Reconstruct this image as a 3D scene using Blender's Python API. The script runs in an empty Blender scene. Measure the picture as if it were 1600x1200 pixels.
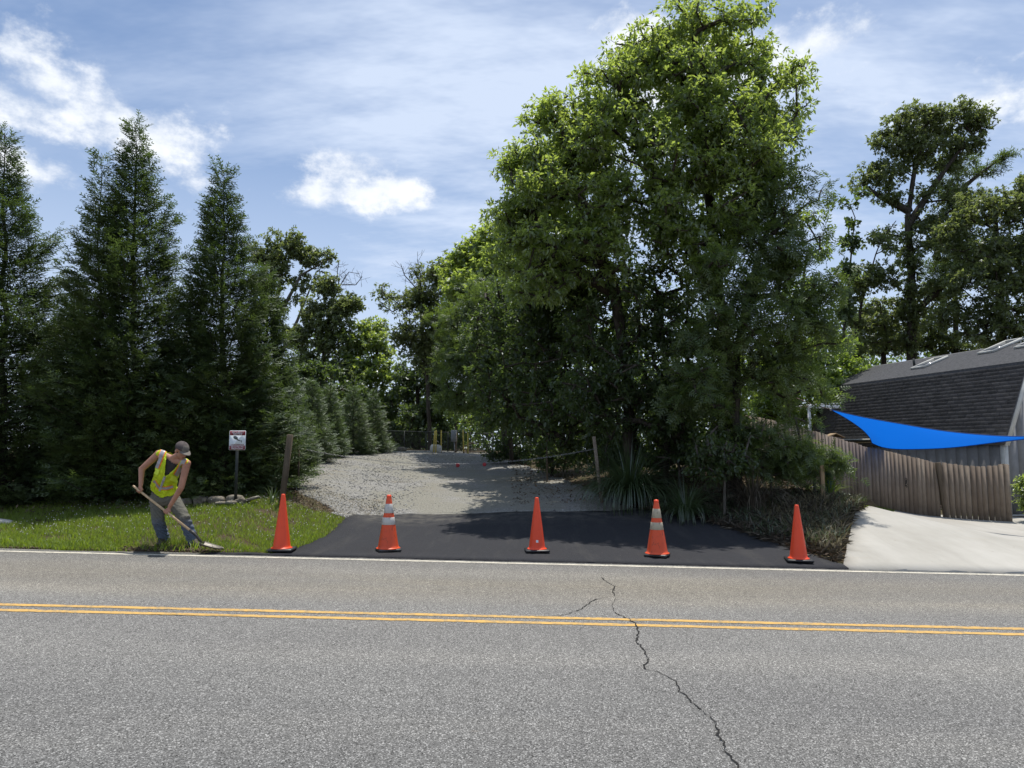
import bpy, bmesh, math, random
import numpy as np
from mathutils import Vector, Matrix
from mathutils.bvhtree import BVHTree
from mathutils.geometry import delaunay_2d_cdt

rng = np.random.default_rng(7)
random.seed(7)
SC = bpy.context.scene
COL = SC.collection
pi = math.pi

# ------------------------------------------------------------------ camera
H = 1.70                       # eye height over the road
F = 1110.0                     # focal length for a 1600 px wide frame
PITCH = math.atan(105.0 / F)
cam_d = bpy.data.cameras.new('camera'); cam = bpy.data.objects.new('camera', cam_d); COL.objects.link(cam)
cam_d.sensor_width = 36; cam_d.lens = F / 1600 * 36
cam_d.clip_start = 0.05; cam_d.clip_end = 3000
cam.location = (0, 0, H); cam.rotation_euler = (pi / 2 + PITCH, 0, 0)
SC.camera = cam
CP, SP = math.cos(PITCH), math.sin(PITCH)

def ray(px, py):
    u = (px - 800) / F; v = (600 - py) / F
    return np.array([u, CP - SP * v, SP + CP * v])
def P(px, py, Y):
    d = ray(px, py); t = Y / d[1]
    return np.array([d[0] * t, Y, H + d[2] * t])
def M2(px, Y): return px * Y / F     # length of px pixels at distance Y

# ------------------------------------------------------------------ world: sky with clouds, sun
SUN_EL, SUN_AZ = math.radians(75), math.radians(20)
world = bpy.data.worlds.new('World'); SC.world = world; world.use_nodes = True; world.cycles.sampling_method = 'NONE'
wn = world.node_tree; wn.nodes.clear()
def WN(t, **kw):
    n = wn.nodes.new(t)
    for k, v in kw.items(): setattr(n, k, v)
    return n
def wl(a, b): wn.links.new(a, b)
def wmath(op, a, b=None, c=None, clamp=False):
    n = WN('ShaderNodeMath', operation=op); n.use_clamp = clamp
    for i, s in enumerate((a, b, c)):
        if s is None: continue
        if isinstance(s, (int, float)): n.inputs[i].default_value = s
        else: wl(s, n.inputs[i])
    return n.outputs[0]
sky = WN('ShaderNodeTexSky', sky_type='NISHITA'); sky.sun_disc = False
sky.sun_elevation = SUN_EL; sky.sun_rotation = SUN_AZ; sky.air_density = 1.0; sky.dust_density = 0.5; sky.ozone_density = 3.0; sky.altitude = 600
tc = WN('ShaderNodeTexCoord')
sep = WN('ShaderNodeSeparateXYZ'); wl(tc.outputs['Generated'], sep.inputs[0])
azm = wmath('ARCTAN2', sep.outputs[0], sep.outputs[1]); elv = wmath('ARCSINE', sep.outputs[2])
ang = WN('ShaderNodeCombineXYZ'); wl(azm, ang.inputs[0]); wl(elv, ang.inputs[1])     # azimuth, elevation
zz = wmath('ADD', wmath('MAXIMUM', sep.outputs[2], 0.0), 0.22)
comb = WN('ShaderNodeCombineXYZ'); wl(wmath('DIVIDE', sep.outputs[0], zz), comb.inputs[0]); wl(wmath('DIVIDE', sep.outputs[1], zz), comb.inputs[1])
def wnoise(vec, scale, detail=6, rough=0.55, dist=0.0):
    n = WN('ShaderNodeTexNoise', noise_dimensions='2D'); wl(vec, n.inputs['Vector'])
    n.inputs['Scale'].default_value = scale; n.inputs['Detail'].default_value = detail
    n.inputs['Roughness'].default_value = rough; n.inputs['Distortion'].default_value = dist
    return n.outputs['Fac']
def wramp(s, a, b):
    n = WN('ShaderNodeMapRange', interpolation_type='SMOOTHSTEP'); wl(s, n.inputs[0])
    n.inputs[1].default_value = a; n.inputs[2].default_value = b
    return n.outputs[0]
# thin cirrus veil, streaked
mp = WN('ShaderNodeMapping'); mp.inputs['Rotation'].default_value = (0, 0, 0.5); mp.inputs['Scale'].default_value = (0.6, 1.5, 1); mp.inputs['Location'].default_value = (3.1, 1.2, 0)
wl(comb.outputs[0], mp.inputs[0])
c1 = wramp(wnoise(mp.outputs[0], 1.6, 6, 0.66), 0.32, 0.72)
mp2 = WN('ShaderNodeMapping'); mp2.inputs['Location'].default_value = (1.72, 0.87, 0); wl(comb.outputs[0], mp2.inputs[0])
c2 = wramp(wnoise(mp2.outputs[0], 0.75, 2, 0.5), 0.30, 0.62)
cirrus = wmath('MULTIPLY', wmath('MULTIPLY_ADD', c1, 0.62, 0.38), wmath('MULTIPLY_ADD', c2, 0.66, 0.42))
hz = wmath('MULTIPLY', wramp(sep.outputs[2], 0.60, 0.02), 0.88)
veil = wmath('MAXIMUM', cirrus, hz)
# cumulus: lobes around directions, edges broken by noise
mp3 = WN('ShaderNodeMapping'); mp3.inputs['Scale'].default_value = (1, 1.5, 1); wl(ang.outputs[0], mp3.inputs[0])
nz1 = wnoise(mp3.outputs[0], 8.5, 6, 0.62)
lobes = [(15, 75, 90, 66, 0), (70, 135, 110, 64, 0), (160, 178, 135, 56, 0), (235, 210, 90, 60, 0), (30, 165, 85, 45, .1), (250, 275, 120, 40, .55), (60, 265, 100, 34, .6),
         (545, 268, 66, 36, 0), (500, 300, 72, 28, 0), (612, 292, 62, 30, 0), (560, 300, 80, 26, .05),
         (1290, 62, 85, 40, 0), (1230, 92, 65, 42, 0), (1350, 40, 55, 28, .05), (990, 42, 60, 32, .05), (1080, 120, 110, 60, .1), (1560, 150, 140, 50, .5),
         (-500, 60, 260, 90, 0), (2300, 0, 300, 90, 0), (800, -500, 300, 120, .4)]
near = None
for (px, py, rx, ry, s) in lobes:
    d = ray(px, py); d = d / np.linalg.norm(d); a0, e0 = math.atan2(d[0], d[1]), math.asin(d[2])
    kk = F * math.sqrt(1 + ((px - 800) / F) ** 2 + ((600 - py) / F) ** 2)
    sx, sy = kk / rx * math.cos(e0), kk / ry
    m = WN('ShaderNodeVectorMath', operation='MULTIPLY_ADD'); wl(ang.outputs[0], m.inputs[0]); m.inputs[1].default_value = (sx, sy, 0); m.inputs[2].default_value = (-a0 * sx, -e0 * sy, s)
    q = WN('ShaderNodeVectorMath', operation='LENGTH'); wl(m.outputs[0], q.inputs[0])
    near = q.outputs['Value'] if near is None else wmath('MINIMUM', near, q.outputs['Value'])
cum = wramp(wmath('MULTIPLY_ADD', wmath('SUBTRACT', nz1, 0.5), 4.2, near), 1.20, 0.0)
ccol = WN('ShaderNodeMix', data_type='RGBA'); wl(wramp(nz1, 0.62, 0.30), ccol.inputs['Factor'])
ccol.inputs['A'].default_value = (7.6, 8.2, 9.2, 1); ccol.inputs['B'].default_value = (9.6, 9.9, 10.4, 1)
mixa = WN('ShaderNodeMix', data_type='RGBA'); wl(wmath('MINIMUM', veil, 0.95), mixa.inputs['Factor']); hsv = WN('ShaderNodeHueSaturation'); hsv.inputs['Saturation'].default_value = 1.14; hsv.inputs['Value'].default_value = 1.12; wl(sky.outputs[0], hsv.inputs['Color']); wl(hsv.outputs[0], mixa.inputs['A']); mixa.inputs['B'].default_value = (6.5, 7.5, 9.3, 1)
mixb = WN('ShaderNodeMix', data_type='RGBA'); wl(cum, mixb.inputs['Factor']); wl(mixa.outputs['Result'], mixb.inputs['A']); wl(ccol.outputs['Result'], mixb.inputs['B'])
bg = WN('ShaderNodeBackground'); bg.inputs['Strength'].default_value = 0.092; wl(mixb.outputs['Result'], bg.inputs['Color'])
wo = WN('ShaderNodeOutputWorld'); wl(bg.outputs[0], wo.inputs[0])

sun_d = bpy.data.lights.new('sun', 'SUN'); sun = bpy.data.objects.new('sun', sun_d); COL.objects.link(sun)
sun_d.energy = 4.4; sun_d.angle = math.radians(0.53); sun_d.color = (1.0, 0.95, 0.87)
SDIR = Vector((math.cos(SUN_EL) * math.sin(SUN_AZ), math.cos(SUN_EL) * math.cos(SUN_AZ), math.sin(SUN_EL)))
sun.rotation_euler = SDIR.to_track_quat('Z', 'Y').to_euler(); sun.location = (5, 20, 40)

vs = SC.view_settings; vs.view_transform = 'Standard'; vs.look = 'None'; vs.exposure = 0.24; vs.gamma = 1.0; vs.use_curve_mapping = False
SC.render.engine = 'CYCLES'
SC.cycles.max_bounces = 4; SC.cycles.diffuse_bounces = 3; SC.cycles.glossy_bounces = 2; SC.cycles.transmission_bounces = 4; SC.cycles.transparent_max_bounces = 4
SC.cycles.caustics_reflective = False; SC.cycles.caustics_refractive = False

# ------------------------------------------------------------------ materials
class NT:
    def __init__(s, name):
        s.m = bpy.data.materials.new(name); s.m.use_nodes = True
        s.t = s.m.node_tree; s.t.nodes.clear()
        s.out = s.t.nodes.new('ShaderNodeOutputMaterial'); s._tc = None
    def n(s, t, **kw):
        x = s.t.nodes.new(t)
        for k, v in kw.items(): setattr(x, k, v)
        return x
    def l(s, a, b): s.t.links.new(a, b)
    def set(s, sock, v):
        if isinstance(v, bpy.types.NodeSocket): s.l(v, sock)
        elif isinstance(v, tuple) and len(v) == 3 and sock.type == 'RGBA': sock.default_value = (*v, 1)
        else: sock.default_value = v
    def co(s, scale=(1, 1, 1)):
        if s._tc is None: s._tc = s.n('ShaderNodeNewGeometry')
        o = s._tc.outputs['Position']
        if scale == (1, 1, 1): return o
        m = s.n('ShaderNodeMapping'); m.inputs['Scale'].default_value = scale; s.l(o, m.inputs[0]); return m.outputs[0]
    def obco(s, scale=(1, 1, 1)):
        m = s.n('ShaderNodeMapping'); m.inputs['Scale'].default_value = scale
        t = s.n('ShaderNodeTexCoord'); s.l(t.outputs['Object'], m.inputs[0]); return m.outputs[0]
    def noise(s, scale, detail=4, rough=0.55, vec=None, dist=0.0):
        x = s.n('ShaderNodeTexNoise'); s.l(vec if vec is not None else s.co(), x.inputs['Vector'])
        x.inputs['Scale'].default_value = scale; x.inputs['Detail'].default_value = detail; x.inputs['Roughness'].default_value = rough; x.inputs['Distortion'].default_value = dist
        return x.outputs['Fac']
    def voro(s, scale, out='Color', vec=None, feature='F1', rnd=1.0):
        x = s.n('ShaderNodeTexVoronoi', feature=feature); s.l(vec if vec is not None else s.co(), x.inputs['Vector'])
        x.inputs['Scale'].default_value = scale; x.inputs['Randomness'].default_value = rnd
        return x.outputs[out]
    def ramp(s, v, a, b, lo=0.0, hi=1.0):
        x = s.n('ShaderNodeMapRange'); s.l(v, x.inputs[0]); x.inputs[1].default_value = a; x.inputs[2].default_value = b; x.inputs[3].default_value = lo; x.inputs[4].default_value = hi
        return x.outputs[0]
    def mix(s, f, a, b, mode='MIX'):
        x = s.n('ShaderNodeMix', data_type='RGBA', blend_type=mode)
        s.set(x.inputs['Factor'], f); s.set(x.inputs['A'], a); s.set(x.inputs['B'], b)
        return x.outputs['Result']
    def math(s, op, a, b=0.0):
        x = s.n('ShaderNodeMath', operation=op); s.set(x.inputs[0], a); s.set(x.inputs[1], b); return x.outputs[0]
    def bump(s, h, strength=0.4, dist=0.01):
        x = s.n('ShaderNodeBump'); s.l(h, x.inputs['Height']); x.inputs['Strength'].default_value = strength; x.inputs['Distance'].default_value = dist
        return x.outputs[0]
    def done(s, col, rough=0.8, normal=None, spec=0.4, metal=0.0, **kw):
        b = s.n('ShaderNodeBsdfPrincipled'); s.b = b
        s.set(b.inputs['Base Color'], col); s.set(b.inputs['Roughness'], rough)
        b.inputs['Specular IOR Level'].default_value = spec; b.inputs['Metallic'].default_value = metal
        if normal is not None: s.l(normal, b.inputs['Normal'])
        for k, v in kw.items(): s.set(b.inputs[k.replace('_', ' ')], v)
        s.l(b.outputs[0], s.out.inputs[0]); return s.m

def simple(name, c1, c2=None, scale=8.0, rough=0.7, bump=0.0, spec=0.4, metal=0.0, lo=0.35, hi=0.65, vscale=None):
    t = NT(name)
    if c2 is None: return t.done(c1, rough, None, spec, metal)
    v = t.co(vscale) if vscale else None
    n = t.noise(scale, 6, 0.6, v)
    return t.done(t.mix(t.ramp(n, lo, hi), c1, c2), rough, t.bump(n, bump, 0.02) if bump else None, spec, metal)

def leafmat(name, c1, c2, tr, trans=0.38, rough=0.45, clump=None, spec=0.35):
    t = NT(name)
    g = t.n('ShaderNodeNewGeometry'); t._tc = g
    col = t.mix(g.outputs['Random Per Island'], c1, c2)
    n = t.noise(0.9, 3, 0.5)
    if clump: col = t.mix(t.ramp(n, 0.42, 0.66), col, clump)
    b = t.n('ShaderNodeBsdfDiffuse'); t.set(b.inputs['Color'], col)
    gl = t.n('ShaderNodeBsdfGlossy'); gl.inputs['Roughness'].default_value = rough; gl.inputs['Color'].default_value = (.9, .95, 1, 1)
    tl = t.n('ShaderNodeBsdfTranslucent'); t.set(tl.inputs[0], t.mix(g.outputs['Random Per Island'], tr, tuple(x * 0.7 for x in tr)))
    mx = t.n('ShaderNodeMixShader'); mx.inputs[0].default_value = trans
    t.l(b.outputs[0], mx.inputs[1]); t.l(tl.outputs[0], mx.inputs[2])
    m2 = t.n('ShaderNodeMixShader'); m2.inputs[0].default_value = .10 * spec
    t.l(mx.outputs[0], m2.inputs[1]); t.l(gl.outputs[0], m2.inputs[2]); t.l(m2.outputs[0], t.out.inputs[0])
    return t.m

MAT = {}
def road_material():
    t = NT('road_asphalt')
    v1 = t.voro(135.0); s1 = t.n('ShaderNodeSeparateColor'); t.l(v1, s1.inputs[0])
    v2 = t.voro(260.0); s2 = t.n('ShaderNodeSeparateColor'); t.l(v2, s2.inputs[0])
    a = t.ramp(s1.outputs[0], 0.0, 1.0, 0.058, 0.275)
    b = t.ramp(s2.outputs[1], 0.0, 1.0, 0.058, 0.295)
    g = t.math('ADD', t.math('MULTIPLY', a, 0.55), t.math('MULTIPLY', b, 0.45))
    bright = t.math('MULTIPLY', t.math('GREATER_THAN', s1.outputs[1], 0.86), 0.24)
    dark = t.math('MULTIPLY', t.math('GREATER_THAN', s1.outputs[2], 0.76), 0.08)
    g = t.math('MAXIMUM', t.math('SUBTRACT', t.math('ADD', g, bright), dark), 0.02)
    cb = t.n('ShaderNodeCombineColor'); t.l(g, cb.inputs[0]); t.l(t.math('MULTIPLY', g, 0.975), cb.inputs[1]); t.l(t.math('MULTIPLY', g, 0.91), cb.inputs[2])
    col = cb.outputs[0]
    n = t.noise(0.55, 6, 0.6, t.co((0.28, 1, 1)))
    col = t.mix(t.ramp(n, 0.3, 0.75), col, t.mix(1.0, col, (0.78, 0.78, 0.80), 'MULTIPLY'))
    # tan dust in the far lane's wheel tracks
    sx = t.n('ShaderNodeSeparateXYZ'); t.l(t.co(), sx.inputs[0])
    band = t.math('MULTIPLY', t.ramp(sx.outputs[1], 7.9, 8.7), t.ramp(sx.outputs[1], 10.6, 9.6))
    n2 = t.noise(0.7, 5, 0.6, t.co((0.25, 1.2, 1)))
    col = t.mix(t.math('MULTIPLY', band, t.ramp(n2, 0.3, 0.7, 0.15, 0.6)), col, t.mix(1.0, col, (1.18, 1.07, 0.86), 'MULTIPLY'))
    # a few patches of old oil and small stains
    n3 = t.noise(1.7, 3, 0.5, t.co((0.5, 1.3, 1)))
    col = t.mix(t.ramp(n3, 0.70, 0.80, 0, 0.35), col, t.mix(1.0, col, (0.6, 0.6, 0.6), 'MULTIPLY'))
    # wheel paths polished a little paler, a darker drip line between them
    wp = None
    for yc in (4.4, 6.1, 8.5, 10.1):
        dlt = t.math('SUBTRACT', sx.outputs[1], yc); gg = t.math('MULTIPLY', dlt, dlt); bb = t.ramp(gg, 0.16, 0.0); wp = bb if wp is None else t.math('ADD', wp, bb)
    n5 = t.noise(1.3, 5, 0.6, t.co((0.12, 1.0, 1)))
    col = t.mix(t.math('MULTIPLY', wp, t.ramp(n5, 0.35, 0.65, 0.2, 1.0)), col, t.mix(1.0, col, (1.16, 1.15, 1.13), 'MULTIPLY'))
    n6 = t.noise(5.0, 4, 0.6, t.co((0.5, 1.6, 1)))
    col = t.mix(t.ramp(n6, 0.70, 0.76, 0, 0.5), col, t.mix(1.0, col, (0.5, 0.5, 0.5), 'MULTIPLY'))
    col = t.mix(t.ramp(t.noise(2.3, 4, 0.6, t.co((0.6, 1.5, 1)), 0.4), 0.71, 0.78, 0, 0.5), col, (0.30, 0.25, 0.19))
    nb = t.noise(120.0, 2, 0.5)
    h = t.math('ADD', s1.outputs[0], nb)
    return t.done(col, 0.82, t.bump(h, 0.55, 0.004), 0.25)
MAT['road'] = road_material()
def apron_material():
    t = NT('fresh_asphalt')
    s = t.n('ShaderNodeSeparateColor'); t.l(t.voro(120.0), s.inputs[0])
    n = t.noise(1.2, 5, 0.6)
    g = t.mix(s.outputs[0], (0.017, 0.0175, 0.020), (0.040, 0.041, 0.046))
    g = t.mix(t.ramp(n, 0.35, 0.7, 0, 0.5), g, (0.034, 0.034, 0.038))
    n4 = t.noise(0.8, 6, 0.7, t.co((0.7, 1, 1)), 1.5)
    g = t.mix(t.ramp(n4, 0.60, 0.75, 0, 0.3), g, (0.065, 0.063, 0.061))
    gx_ = t.n('ShaderNodeSeparateXYZ'); t.l(t.co(), gx_.inputs[0])
    tr_ = t.noise(2.2, 5, 0.65, t.co((1.3, 0.16, 1)), 0.3)
    g = t.mix(t.math('MULTIPLY', t.ramp(tr_, 0.52, 0.68, 0, 0.30), 1.0), g, (0.070, 0.067, 0.062))
    g = t.mix(t.math('MULTIPLY', t.ramp(gx_.outputs[1], 14.9, 15.9, 0, 0.55), t.ramp(t.noise(4, 5, 0.7), 0.40, 0.65)), g, (0.13, 0.122, 0.105))
    g = t.mix(t.ramp(t.voro(7.0, 'Distance'), 0.055, 0.03, 0, 0.8), g, (0.20, 0.19, 0.17))
    return t.done(g, 0.88, t.bump(t.math('ADD', s.outputs[0], t.noise(60, 3)), 0.5, 0.004), 0.18)
MAT['apron'] = apron_material()
def gravel_material():
    t = NT('gravel')
    s = t.n('ShaderNodeSeparateColor'); t.l(t.voro(42.0), s.inputs[0])
    d = t.voro(42.0, 'Distance')
    n = t.noise(0.55, 5, 0.6)
    base = t.mix(s.outputs[0], (0.13, 0.127, 0.118), (0.34, 0.333, 0.315))
    fine = t.mix(t.ramp(t.noise(38, 6, 0.7), 0.36, 0.64), (0.150, 0.145, 0.120), (0.295, 0.285, 0.245))
    col = t.mix(t.ramp(n, 0.42, 0.56), base, fine)
    brown = t.noise(1.1, 5, 0.65, t.co((0.6, 1, 1)))
    col = t.mix(t.ramp(brown, 0.56, 0.70, 0, 0.5), col, (0.19, 0.15, 0.10))
    return t.done(col, 0.9, t.bump(t.math('ADD', d, t.noise(30, 3)), 0.7, 0.02), 0.2)
MAT['gravel'] = gravel_material()
def ground_material():
    t = NT('soil')
    n = t.noise(2.2, 6, 0.65); n2 = t.noise(14, 5, 0.6)
    col = t.mix(n2, (0.045, 0.032, 0.020), (0.12, 0.088, 0.055))
    col = t.mix(t.ramp(n, 0.45, 0.6, 0, 0.6), col, (0.05, 0.06, 0.022))
    return t.done(col, 0.95, t.bump(n2, 0.8, 0.05), 0.15)
MAT['ground'] = ground_material()
def concrete_material():
    t = NT('concrete')
    n = t.noise(0.9, 6, 0.65, t.co((1, 0.6, 1))); n2 = t.noise(60, 4)
    col = t.mix(t.ramp(n, 0.3, 0.7), (0.32, 0.306, 0.27), (0.42, 0.405, 0.368))
    col = t.mix(t.math('MULTIPLY', n2, 0.25), col, (0.33, 0.31, 0.27))
    n3 = t.noise(2.6, 6, 0.7, t.co((0.3, 1.4, 1)))
    col = t.mix(t.ramp(n3, 0.60, 0.75, 0, 0.4), col, (0.34, 0.30, 0.235))
    col = t.mix(t.ramp(t.noise(1.1, 6, 0.7, t.co((2.2, 0.22, 1)), 0.5), 0.50, 0.72, 0, 0.35), col, (0.25, 0.235, 0.205))
    col = t.mix(t.ramp(t.noise(6, 4, 0.7), 0.66, 0.74, 0, 0.5), col, (0.24, 0.21, 0.17))
    return t.done(col, 0.85, t.bump(n2, 0.2, 0.004), 0.25)
MAT['concrete'] = concrete_material()
def paint(name, c, wear, a=0.52, b=0.62):
    t = NT(name)
    n = t.noise(26, 6, 0.7); n2 = t.noise(3.0, 4)
    m = t.ramp(t.math('ADD', t.math('MULTIPLY', n, 0.75), t.math('MULTIPLY', n2, 0.25)), a, b)
    return t.done(t.mix(m, c, wear), 0.7, t.bump(n, 0.3, 0.003), 0.3)
MAT['white_paint'] = paint('white_road_paint', (0.60, 0.56, 0.46), (0.24, 0.23, 0.20), 0.46, 0.62)
MAT['yellow_paint'] = paint('yellow_road_paint', (0.56, 0.34, 0.095), (0.24, 0.19, 0.12), 0.47, 0.62)
MAT['crack'] = simple('crack', (0.006, 0.006, 0.006), (0.02, 0.018, 0.015), 30, 0.95)
MAT['bark'] = simple('bark', (0.030, 0.025, 0.020), (0.085, 0.072, 0.058), 18, 0.9, 0.8, 0.15, vscale=(1, 1, 0.25))
MAT['bark_grey'] = simple('grey_bark', (0.07, 0.062, 0.052), (0.16, 0.145, 0.125), 18, 0.9, 0.8, 0.15, vscale=(1, 1, 0.25))
MAT['cedar'] = leafmat('cypress_foliage', (0.032, 0.055, 0.022), (0.076, 0.110, 0.034), (0.14, 0.22, 0.04), 0.33, 0.55, (0.105, 0.135, 0.038), 0.4)
MAT['cedar2'] = leafmat('young_cypress_foliage', (0.060, 0.095, 0.038), (0.13, 0.17, 0.07), (0.17, 0.26, 0.06), 0.32, 0.55, (0.16, 0.19, 0.095), 0.6)
MAT['hickory'] = leafmat('broad_leaf', (0.066, 0.100, 0.030), (0.145, 0.195, 0.055), (0.54, 0.69, 0.11), 0.55, 0.42, (0.16, 0.20, 0.058), 0.7)
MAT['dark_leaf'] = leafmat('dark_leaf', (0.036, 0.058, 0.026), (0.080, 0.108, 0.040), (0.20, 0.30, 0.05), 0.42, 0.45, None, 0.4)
MAT['olive_leaf'] = leafmat('olive_leaf', (0.066, 0.088, 0.040), (0.145, 0.170, 0.068), (0.32, 0.40, 0.10), 0.46, 0.45, None, 0.4)
MAT['hemlock'] = leafmat('feathery_leaf', (0.040, 0.070, 0.024), (0.092, 0.130, 0.036), (0.22, 0.32, 0.05), 0.44, 0.5, (0.11, 0.145, 0.042), 0.4)
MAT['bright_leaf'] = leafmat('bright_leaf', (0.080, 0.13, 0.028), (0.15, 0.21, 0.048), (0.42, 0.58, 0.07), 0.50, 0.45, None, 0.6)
MAT['grass'] = leafmat('grass_blades', (0.10, 0.16, 0.018), (0.20, 0.26, 0.036), (0.36, 0.50, 0.035), 0.46, 0.5, (0.18, 0.245, 0.030), 0.3)
MAT['dry_grass'] = leafmat('dry_grass', (0.14, 0.12, 0.06), (0.28, 0.24, 0.13), (0.20, 0.17, 0.08), 0.25, 0.6)
MAT['pampas'] = leafmat('tall_grass_leaf', (0.036, 0.064, 0.026), (0.090, 0.125, 0.052), (0.13, 0.20, 0.055), 0.36, 0.4, None, 0.7)
MAT['litter'] = leafmat('dead_leaf', (0.065, 0.042, 0.024), (0.20, 0.145, 0.085), (0.12, 0.08, 0.04), 0.15, 0.8)
MAT['straw'] = leafmat('dry_twig', (0.055, 0.045, 0.030), (0.17, 0.14, 0.095), (0.06, 0.05, 0.03), 0.1, 0.8)
MAT['clover'] = leafmat('clover_head', (0.45, 0.45, 0.40), (0.6, 0.6, 0.52), (0.4, 0.4, 0.35), 0.2, 0.7)
def stone_mat(name, a, b):
    t = NT(name); g = t.n('ShaderNodeNewGeometry'); t._tc = g
    return t.done(t.mix(g.outputs['Random Per Island'], a, b), 0.9, None, 0.25)
MAT['stones'] = stone_mat('gravel_stones', (0.12, 0.118, 0.112), (0.42, 0.415, 0.40))
MAT['clods'] = stone_mat('soil_clods', (0.05, 0.036, 0.022), (0.15, 0.11, 0.07))
MAT['rock'] = simple('rock', (0.10, 0.085, 0.065), (0.27, 0.24, 0.19), 9, 0.9, 0.7, 0.2)
MAT['pale_rock'] = simple('pale_rock', (0.42, 0.40, 0.36), (0.62, 0.60, 0.56), 6, 0.85, 0.5, 0.2)
def cone_mat(name, c, dirt, amt, z0=0.0):
    t = NT(name)
    n = t.noise(9, 7, 0.7, t.obco((1, 1, 1.0))); n2 = t.noise(30, 5, 0.75, t.obco((1, 1, 0.35)))
    m = t.ramp(t.math('ADD', t.math('MULTIPLY', n, 0.55), t.math('MULTIPLY', n2, 0.45)), 0.54, 0.66, 0, amt)
    return t.done(t.mix(m, c, dirt), 0.42, t.bump(n, 0.08, 0.01), 0.4)
MAT['cone'] = cone_mat('orange_cone', (0.82, 0.075, 0.022), (0.60, 0.05, 0.02), 0.5)
MAT['cone_dirty'] = cone_mat('scuffed_orange_cone', (0.72, 0.088, 0.026), (0.09, 0.035, 0.02), 0.85)
MAT['band'] = cone_mat('reflective_band', (0.55, 0.53, 0.49), (0.26, 0.23, 0.19), 0.7)
MAT['band_dirty'] = cone_mat('dirty_reflective_band', (0.42, 0.37, 0.27), (0.17, 0.13, 0.075), 0.9)
MAT['rubber'] = cone_mat('black_rubber', (0.020, 0.020, 0.021), (0.09, 0.082, 0.07), 0.8)
MAT['rubber_dusty'] = cone_mat('dusty_rubber', (0.050, 0.048, 0.045), (0.17, 0.155, 0.13), 0.9)
def wood_mat(name, a, b, c=None):
    t = NT(name)
    oi = t.n('ShaderNodeObjectInfo')
    n = t.noise(14, 6, 0.65, t.co((3, 3, 0.22))); n2 = t.noise(2.5, 4, 0.6)
    col = t.mix(t.ramp(n, 0.3, 0.7), a, b)
    col = t.mix(t.math('MULTIPLY', oi.outputs['Random'], 0.8), col, c if c else tuple(0.55 * x for x in a))
    col = t.mix(t.ramp(n2, 0.5, 0.75, 0, 0.5), col, tuple(0.6 * x for x in a))
    return t.done(col, 0.85, t.bump(n, 0.5, 0.01), 0.2)
MAT['fence_wood'] = wood_mat('weathered_fence_wood', (0.17, 0.135, 0.105), (0.31, 0.255, 0.20), (0.15, 0.115, 0.088))
MAT['post_wood'] = wood_mat('weathered_post_wood', (0.095, 0.072, 0.050), (0.20, 0.16, 0.115))
MAT['tan_wood'] = wood_mat('tan_wood', (0.30, 0.21, 0.12), (0.42, 0.31, 0.19))
MAT['shingle'] = wood_mat('asphalt_shingle', (0.045, 0.043, 0.043), (0.095, 0.091, 0.090), (0.125, 0.118, 0.116))
MAT['shingle_flat'] = simple('asphalt_roofing', (0.085, 0.085, 0.088), (0.145, 0.145, 0.15), 12, 0.9, 0.3, 0.2)
MAT['siding'] = simple('grey_siding', (0.17, 0.17, 0.172), (0.21, 0.21, 0.212), 4, 0.7, 0.05, 0.3)
MAT['trim'] = simple('pale_trim', (0.44, 0.44, 0.41), (0.54, 0.54, 0.51), 5, 0.6)
MAT['white'] = simple('white_paint', (0.70, 0.71, 0.72), (0.78, 0.78, 0.78), 5, 0.5)
MAT['glass'] = simple('dark_glass', (0.03, 0.035, 0.04), None, rough=0.08, spec=0.6)
MAT['teal'] = simple('teal_plastic', (0.015, 0.06, 0.055), (0.025, 0.08, 0.07), 5, 0.5)
MAT['rope'] = simple('rope', (0.10, 0.06, 0.055), (0.17, 0.11, 0.10), 40, 0.9)
MAT['galv'] = simple('galvanised_steel', (0.22, 0.22, 0.22), (0.34, 0.34, 0.33), 20, 0.5, 0.0, 0.5, 0.6)
MAT['dark_metal'] = simple('dark_metal', (0.018, 0.022, 0.020), (0.035, 0.04, 0.036), 20, 0.5, 0.0, 0.4, 0.3)
MAT['yellow_steel'] = simple('yellow_paint', (0.48, 0.37, 0.06), (0.58, 0.46, 0.10), 15, 0.5)
MAT['grey_box'] = simple('grey_enclosure', (0.20, 0.21, 0.215), (0.26, 0.27, 0.275), 6, 0.5)
MAT['red'] = simple('red_reflector', (0.27, 0.012, 0.018), (0.22, 0.010, 0.015), 6, 0.35)
MAT['sign_white'] = simple('sign_white', (0.66, 0.71, 0.73), (0.72, 0.75, 0.76), 8, 0.4)
MAT['sign_red'] = simple('sign_red', (0.20, 0.016, 0.026), (0.25, 0.02, 0.03), 8, 0.45)
MAT['sign_grey'] = simple('sign_grey', (0.10, 0.12, 0.13), (0.13, 0.15, 0.16), 8, 0.5)
MAT['skin'] = simple('skin', (0.34, 0.165, 0.105), (0.42, 0.21, 0.135), 12, 0.5, 0.03, 0.4)
def vest_material():
    t = NT('safety_vest_mesh'); n = t.noise(7, 4, 0.5)
    m = t.mix(t.ramp(n, 0.35, 0.7), (0.62, 0.78, 0.012), (0.72, 0.84, 0.02))
    b = t.n('ShaderNodeBsdfPrincipled'); t.set(b.inputs['Base Color'], m); b.inputs['Roughness'].default_value = 0.75; t.l(t.bump(t.noise(17, 4, 0.6, None, 0.8), 1.0, 0.045), b.inputs['Normal'])
    tl = t.n('ShaderNodeBsdfTranslucent'); t.set(tl.inputs[0], (0.5, 0.8, 0.02)); mx = t.n('ShaderNodeMixShader'); mx.inputs[0].default_value = 0.2
    t.l(b.outputs[0], mx.inputs[1]); t.l(tl.outputs[0], mx.inputs[2]); t.l(mx.outputs[0], t.out.inputs[0]); return t.m
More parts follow.
